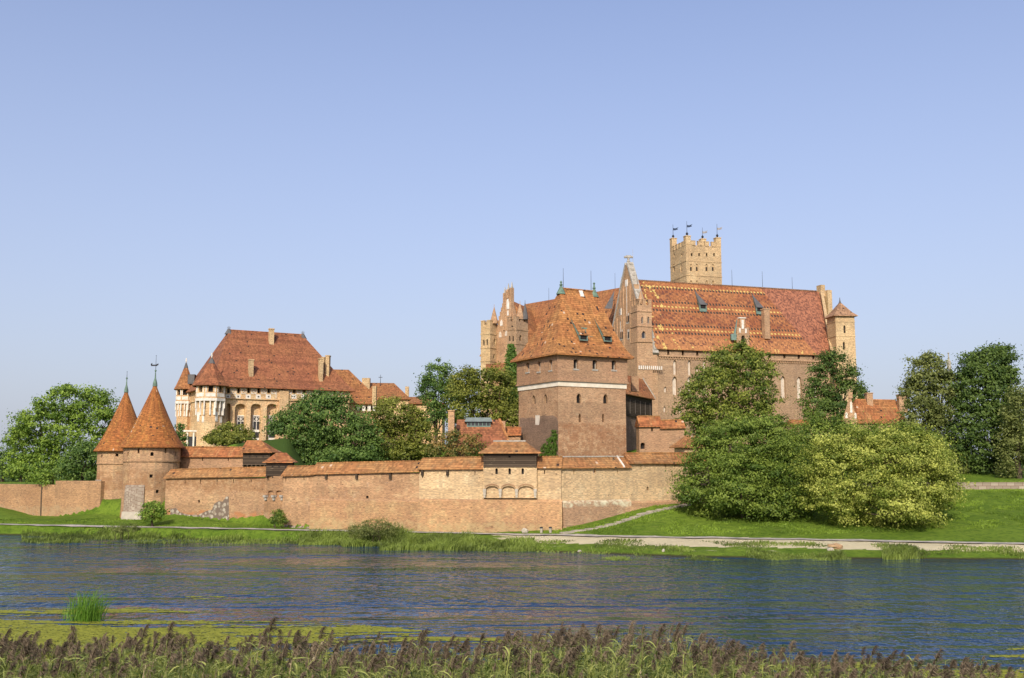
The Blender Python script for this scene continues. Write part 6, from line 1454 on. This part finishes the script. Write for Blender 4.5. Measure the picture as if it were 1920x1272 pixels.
tree('waterside_bush', 'small grey-brown waterside bush below the front cone tower', 'bush', 123.5, [(240, 991, 20, 7), (222, 994, 14, 6)], L_TIRED, .2, .4, 34, 35, None, trunk_r=.04, stems=4, elong=.3)

def ivy(label, pts_fn, n, seed, leaf=.25):
    rng = np.random.default_rng(seed); cen, out = pts_fn(rng, n); V, Q = quads(cen, out, leaf * rng.uniform(.6, 1.4, len(cen)), rng, .7, .1, .8)
    o = np_mesh('climbing_ivy', V, Q, L_IVY, rng.random(len(cen))); tag(o, label, 'ivy', kind='thing'); return o
def ivy_tower(rng, n):
    pl = SQ[1]; c, o = [], []
    while len(c) < n:
        x = rng.uniform(1014, 1046); y = rng.uniform(806, 856)
        if (x - 1014) / 32 + (y - 806) / 50 < 1.0 - rng.random() ** 2 * .35 + rng.random() ** 3 * .3: continue
        if nz(x * .25, y * .12, 1.3) < -.05: continue
        u_, z_ = pl.uz(x, y); c.append(pl.pt(u_, z_, .05 + rng.random() * .2)); o.append(pl.n)
    return np.array(c), np.array(o)
ivy('ivy patch at the foot of the square tower, left face near the corner', ivy_tower, 2600, 40)
def ivy_col(rng, n):
    c, o = [], []
    while len(c) < n:
        y = rng.uniform(646, 770); hw = 4 + (y - 646) / 124 * 16; x = 958 + (y - 646) * .03 + rng.normal() * hw * .55
        p = P(x, y, 180 + rng.normal() * .5); c.append(p); o.append((0, -1, 0))
    return np.array(c), np.array(o)
ivy('bright green creeper column climbing below the right battlemented turret', ivy_col, 7000, 41, .36)

# ---- blades along the far shore
def blades(name, label, spots, mat, rng, w=.05, kind='stuff', bend=.35, cat=None):
    """spots (x,y,z,h): each a bent two-segment blade"""
    s = np.array(spots); n = len(s); az = rng.uniform(0, 2 * np.pi, n); wd = rng.uniform(.6, 1.3, n) * w; dirx = np.cos(az); diry = np.sin(az)
    lean = np.stack([rng.normal(size=n) * bend + bend * .5, rng.normal(size=n) * bend * .6, np.zeros(n)], 1) * s[:, 3:4]
    b = s[:, :3]; m = b + lean * .3 + np.array([0, 0, 1]) * s[:, 3:4] * .6; t_ = b + lean + np.array([0, 0, 1]) * s[:, 3:4] * rng.uniform(.8, 1.0, (n, 1))
    side = np.stack([dirx, diry, np.zeros(n)], 1) * wd[:, None]
    V = np.stack([b - side, b + side, m + side * .8, m - side * .8, t_ + side * .15, t_ - side * .15], 1).reshape(-1, 3)
    wn = np.array([nz(a_, b_, .16, 21) + .6 * nz(a_, b_, .5, 22) for a_, b_ in s[:, :2]]) if name != 'rush_clump' else np.zeros(n)
    i = np.arange(n)[:, None] * 6; Q = np.concatenate([i + np.array([0, 1, 2, 3]), i + np.array([3, 2, 4, 5])], 0); tone = np.clip(.45 + wn * 1.1 + rng.normal(size=n) * .2, 0, 1)
    o = np_mesh(name, V, Q, mat, np.concatenate([tone, tone])); tag(o, label, cat or 'reeds', kind=kind); return o
rng = np.random.default_rng(5); sp = []
def shore_spots(x0, x1, y0, y1, n, h0, h1, clump=.0, zmax=.9):
    k = 0; tries = 0
    while k < n and tries < n * 6:
        tries += 1; px = rng.uniform(x0, x1); py = rng.uniform(y0, y1); q = PZ(px, py, .1)
        if clump and nz(q.x, q.y, .22, 9) < clump - 1 + rng.random() * .4: continue
        z = max(-.2, H(q.x, q.y)); 
        if z > zmax: continue
        sp.append((q.x, q.y, z, rng.uniform(h0, h1) * (.75 + .9 * nz(q.x, q.y, .35, 2)))); k += 1
shore_spots(40, 640, 1001, 1019, 9000, .15, .75, .7); shore_spots(180, 300, 1001, 1010, 1300, .5, 1.0); shore_spots(60, 180, 1003, 1010, 1200, .4, .8)
shore_spots(560, 715, 1010, 1021, 3500, .4, .95)
shore_spots(712, 890, 1014, 1031, 8000, .8, 1.4, zmax=.7); shore_spots(640, 730, 1010, 1024, 2500, .7, 1.2); shore_spots(870, 1002, 1024, 1033, 2600, .4, .95, .8)
shore_spots(1000, 1920, 1026, 1050, 14000, .08, .32, .85); shore_spots(1000, 1920, 1036, 1050, 6000, .12, .4, .9); shore_spots(1560, 1720, 1040, 1048, 2200, .4, .9, 1.0); shore_spots(1655, 1702, 1041, 1048, 900, .7, 1.15); shore_spots(1250, 1560, 1044, 1050, 2500, .2, .5, .95)
blades('shore_reeds', 'green reeds and rushes fringing the far river bank', sp, M_SHORE, rng, .045)
# rush clump standing in the water at the left
sp = []
for k in range(420):
    px = rng.normal(160, 17); 
    if not 108 < px < 204: px = rng.uniform(135, 195)
    q = PZ(px, rng.uniform(1155, 1168), 0); sp.append((q.x, q.y, -.1, rng.uniform(.7, 2.1) * (1 if 128 < px < 200 else .6)))
blades('rush_clump', 'tall green rush clump standing alone in the river at the lower left', sp, leafmat('rush_blades', (.07, .16, .012), (.17, .31, .035)), rng, .018, 'thing', .42, 'rush clump')

# ---- rough grass standing out of the lawns
sp = []
def lawn_spots(x0, x1, ya, yb, n, h0, h1):
    k = 0; tries = 0
    while k < n and tries < n * 5:
        tries += 1; px = rng.uniform(x0, x1); py = rng.uniform(ya, yb); y0 = rng.uniform(112, 142); x = (px - 960) / F / 1.0165 * y0; z = H(x, y0)
        q = P(px, 900, y0); x = q.x
        if z < 1.15 or z > 6.2: continue
        if nz(x, y0, .3, 12) + .5 * nz(x, y0, .9, 3) < -.05: continue
        sp.append((x, y0, z, rng.uniform(h0, h1))); k += 1
lawn_spots(1040, 1925, 0, 1, 30000, .06, .22); lawn_spots(0, 560, 0, 1, 6000, .05, .16)
blades('lawn_grass', 'rough green grass on the lawn slope below the walls', sp, leafmat('lawn_blades', (.09, .15, .015), (.22, .32, .035), .3), rng, .05, cat='grass')
# ---- duckweed mats
def weed():
    cells = []; rng = np.random.default_rng(8); dy = .16
    for y in np.arange(40, 84, dy):
        half = .53 * y + 3; dx = .20
        for x in np.arange(-half, half, dx):
            u = x / y; px = u * F * 1.03 + 960; 
            # threshold rises away from the bank and towards the right
            edge = 61.5 - max(0, (px - 250)) * .0165 if px < 1150 else (44 if px < 1650 else 41 + (px - 1650) * .025)
            n = .9 * nz(x * .14, y * .8, .5, 1) + .7 * nz(x * .22, y * 1.8, 1.0, 5) + .45 * nz(x * .7, y * 2.6, 1.4, 8)
            v = (edge - y) / 7.5 + n * (1.6 + min(1.2, max(0, px - 300) * .003))
            if y > edge + 4: v = n * 1.5 - 1.12 - (y - edge) * .012 - max(0, px - 700) * .0008
            if v > 0: cells.append((x + rng.uniform(-.05, .05), y + rng.uniform(-.04, .04)))
    c = np.array(cells); n = len(c); w = rng.uniform(.09, .15, n); h = rng.uniform(.06, .10, n); z = np.full(n, .012)
    an = rng.uniform(-.4, .4, n)
    V = np.zeros((n, 6, 3))
    for k in range(6):
        a = k * np.pi / 3 + an; V[:, k, 0] = c[:, 0] + np.cos(a) * w * 1.15; V[:, k, 1] = c[:, 1] + np.sin(a) * h * 1.3; V[:, k, 2] = z + rng.uniform(0, .004, n)
    o = np_mesh('duckweed', V.reshape(-1, 3), np.arange(n * 6).reshape(n, 6), leafmat('duckweed', (.18, .19, .014), (.31, .31, .028), .05, .8), rng.random(n)); tag(o, 'yellow-green duckweed mats floating by the near bank', 'duckweed', kind='stuff')
weed()

# ---- foreground reeds
def reed_proto(rng, h, dead=False, plume=True):
    V, Q, M, T = [], [], [], []
    def q(a, b, c, d, m, t): i = len(V); V.extend([a, b, c, d]); Q.append((i, i + 1, i + 2, i + 3)); M.append(m); T.append(t)
    lean = np.array([rng.uniform(.02, .16), rng.uniform(-.05, .05), 0]); wind = np.array([1, rng.uniform(-.5, .5), 0]); up = np.array([0, 0, 1.0])
    def stem(s): return lean * h * s * s + up * h * s
    tt = rng.uniform(.2, .8)
    for s0, s1 in ((0, .35), (.35, .7), (.7, 1.0)):
        a, b = stem(s0), stem(s1); k_ = 1.5 if dead else 1; r0, r1 = (.006 - .002 * s0) * k_, (.006 - .002 * s1) * k_
        for e in (np.array([1, 0, 0]), np.array([0, 1, 0])): q(a - e * r0, a + e * r0, b + e * r1, b - e * r1, 1 if dead else 0, tt)
    if not dead:
        for k in range(rng.integers(20, 27)):
            s = rng.uniform(.36, .99); a = stem(s); L = rng.uniform(.12, .30); az = rng.uniform(-2.6, 2.6); d = np.array([math.cos(az), math.sin(az) * .9, 0]); e = np.array([-d[1], d[0], 0.0]); w = rng.uniform(.006, .012); rise = rng.uniform(.1, 1.7); t = float(np.clip(rng.normal(.36, .25), 0, 1))
            if rng.random() < .12: t = 1.0
            e = e * .6 + np.array([0, 0, .8]) * rng.choice([-1, 1]) * rng.random(); e = e / np.linalg.norm(e)
            p0 = a; prev = (a - e * w * .5, a + e * w * .5)
            for j in range(1, 5):
                f = j / 4; p = a + d * L * (f * .9) + up * L * (rise * f - (rise * .5 + .12 + .3 * (az > 1.2)) * f * f); ww = w * (1 - f ** 2) + .001; cur = (p - e * ww, p + e * ww); q(prev[0], prev[1], cur[1], cur[0], 0, t); prev = cur
    if plume:
        base = stem(1.0); pl = rng.uniform(.13, .25); bt = rng.uniform(.15, .8)
        m = 115 if not dead else 24
        for k in range(m):
            s = rng.random() ** .8; a = base + up * (s * pl - .04) + wind * (s * s * .07); az = rng.uniform(-1.7, 1.7); d = np.array([math.cos(az), math.sin(az), 0]); L = pl * rng.uniform(.22, .52) * (1.1 - s * .6)
            c = a + d * L * .55 + up * L * .55; b = a + d * L * rng.uniform(.8, 1.1) + wind * L * .45 + up * L * rng.uniform(-.3, .5); e = np.array([-d[1], d[0], 0]) * rng.uniform(.0025, .0055) + up * rng.uniform(-.004, .004)
            t = float(np.clip(bt + rng.normal() * .25, 0, 1)); mm = 1 if dead else 2
            q(a - e * .6, a + e * .6, c + e, c - e, mm, t); q(c - e, c + e, b + e * .4, b - e * .4, mm, t)
    return np.array(V), np.array(Q), np.array(M), np.array(T)
def canopy_py(px): return float(np.interp(px, [-200, 0, 120, 260, 380, 520, 700, 850, 960, 1060, 1180, 1300, 1400, 1500, 1620, 1720, 1820, 1880, 1950, 2100], [1192, 1190, 1196, 1186, 1190, 1188, 1205, 1200, 1192, 1176, 1176, 1190, 1212, 1226, 1228, 1238, 1236, 1262, 1272, 1262]))
def foreground():
    rng = np.random.default_rng(77); protos = [reed_proto(rng, 2.3 * rng.uniform(.94, 1.06), False, True) for _ in range(9)] + [reed_proto(rng, 2.3, False, False) for _ in range(4)] + [reed_proto(rng, 2.3, True, True) for _ in range(2)] + [reed_proto(rng, 2.3, True, False) for _ in range(3)]
    VV, QQ, MM, TT = [], [], [], []; nv = 0; N = 7000
    for k in range(N):
        y = math.sqrt(rng.uniform(12.5 ** 2, 28 ** 2)); x = rng.uniform(-.56, .56) * y; px = 960 + x / y * F * 1.02
        off_ = rng.random() ** 1.2 * 80; pk = .50 if off_ < 24 else (.10 if px < 760 else .17)
        py = canopy_py(px) - 12 + 16 * nz(x, y, .55, 31) + off_ - (rng.random() < .03) * rng.uniform(8, 22)
        # thin the stand at the right edge and where single stalks are seen
        if px > 1740 and rng.random() < .2: continue
        zt = P(px, py, y).z; g = near_z(x, y); h = zt - g - rng.uniform(0, .35)
        r_ = rng.random()
        if r_ < pk: i = rng.integers(0, 9)
        elif px < 760: i = rng.integers(9, 13) if r_ < pk + (1 - pk) * .62 else (rng.integers(13, 15) if r_ < pk + (1 - pk) * .66 else rng.integers(15, 18))
        else: i = rng.integers(9, 13) if r_ < pk + (1 - pk) * .87 else (rng.integers(13, 15) if r_ < pk + (1 - pk) * .91 else rng.integers(15, 18))
        if i >= 15: h *= rng.uniform(.8, .97)
        if 9 <= i < 13: h += .12
        if h < .7: continue
        V, Q, M, T = protos[i]; sc = min(1.3, max(.45, h / 2.55)); a = rng.normal(0, .8); ca, sa = math.cos(a), math.sin(a)
        sx = .85 + .35 * rng.random(); W_ = V.copy(); xx, yy = W_[:, 0] * ca - W_[:, 1] * sa, W_[:, 0] * sa + W_[:, 1] * ca
        lx = rng.normal(0, .06)
        VV.append(np.stack([xx * sx + x + lx * W_[:, 2], yy * sx + y, W_[:, 2] * sc + g], 1)); QQ.append(Q + nv); MM.append(M); TT.append(np.clip(T + rng.normal() * .12, 0, 1)); nv += len(V)
    o = np_mesh('reed_bed', np.concatenate(VV), np.concatenate(QQ), [M_REED, M_STRAW, M_PLUME], np.concatenate(TT), mi=np.concatenate(MM)); tag(o, 'dense reed bed with brown plumes filling the foreground', 'reeds', kind='stuff')
foreground()

# ------------------------------------------------------------------ small things on the bank
def bin_at(px, py, label):
    p = on_ground(px, py); z = H(p.x, p.y); t = thing('litter_bin', label, 'bin', (p.x, p.y, z), 'litter bins by the path')
    b = MB(); b.lathe((p.x, p.y), [(.14, z - .1), (.15, z), (.17, z + .45), (.17, z + .47), (.14, z + .47), (.001, z + .46)], 12); b.build('body', M_SLAB, t)
    l = MB(); l.lathe((p.x, p.y), [(.2, z + .48), (.2, z + .56), (.12, z + .63), (.001, z + .65)], 12); l.build('lid', M_IRON, t)
bin_at(1015, 999, 'left one of two small dark-topped litter bins by the path'); bin_at(1032, 999, 'right one of two small dark-topped litter bins by the path')
def stone(px, py, s, label, mat, name='boulder'):
    p = on_ground(px, py, 90) if py < 1040 else PZ(px, py, .02); rng = random.Random(px); m = MB(); import bmesh
    bm = bmesh.new(); bmesh.ops.create_icosphere(bm, subdivisions=2, radius=1)
    for v in bm.verts: v.co *= 1 + .35 * mnoise.noise(v.co * 1.7 + Vector((px, 0, 0)))
    for f in bm.faces: m.face([Vector((p.x + v.co.x * s[0], p.y + v.co.y * s[1], H(p.x, p.y) * (H(p.x, p.y) > 0) + s[2] * .5 + v.co.z * s[2])) for v in f.verts])
    bm.free(); tag(m.build(name, mat), label, 'stone', 'loose stones on the bank')
stone(984, 999, (.4, .3, .35), 'pale boulder on the grass at the wall foot near the gatehouse', M_FOOT)
stone(1567, 1029, (.8, .4, .35), 'reddish rock among the grass of the far bank below the bushes', B_CURT_LEFT)
stone(1557, 1033, (.35, .25, .2), 'small pale stone beside the reddish rock on the far bank', M_FOOT)
stone(1244, 1040, (.14, .14, .18), 'white upright stone in the shallows, right one of two', M_FOOT)
stone(1087, 1036, (.22, .2, .14), 'small white stone in the shallows below the bins', M_FOOT)
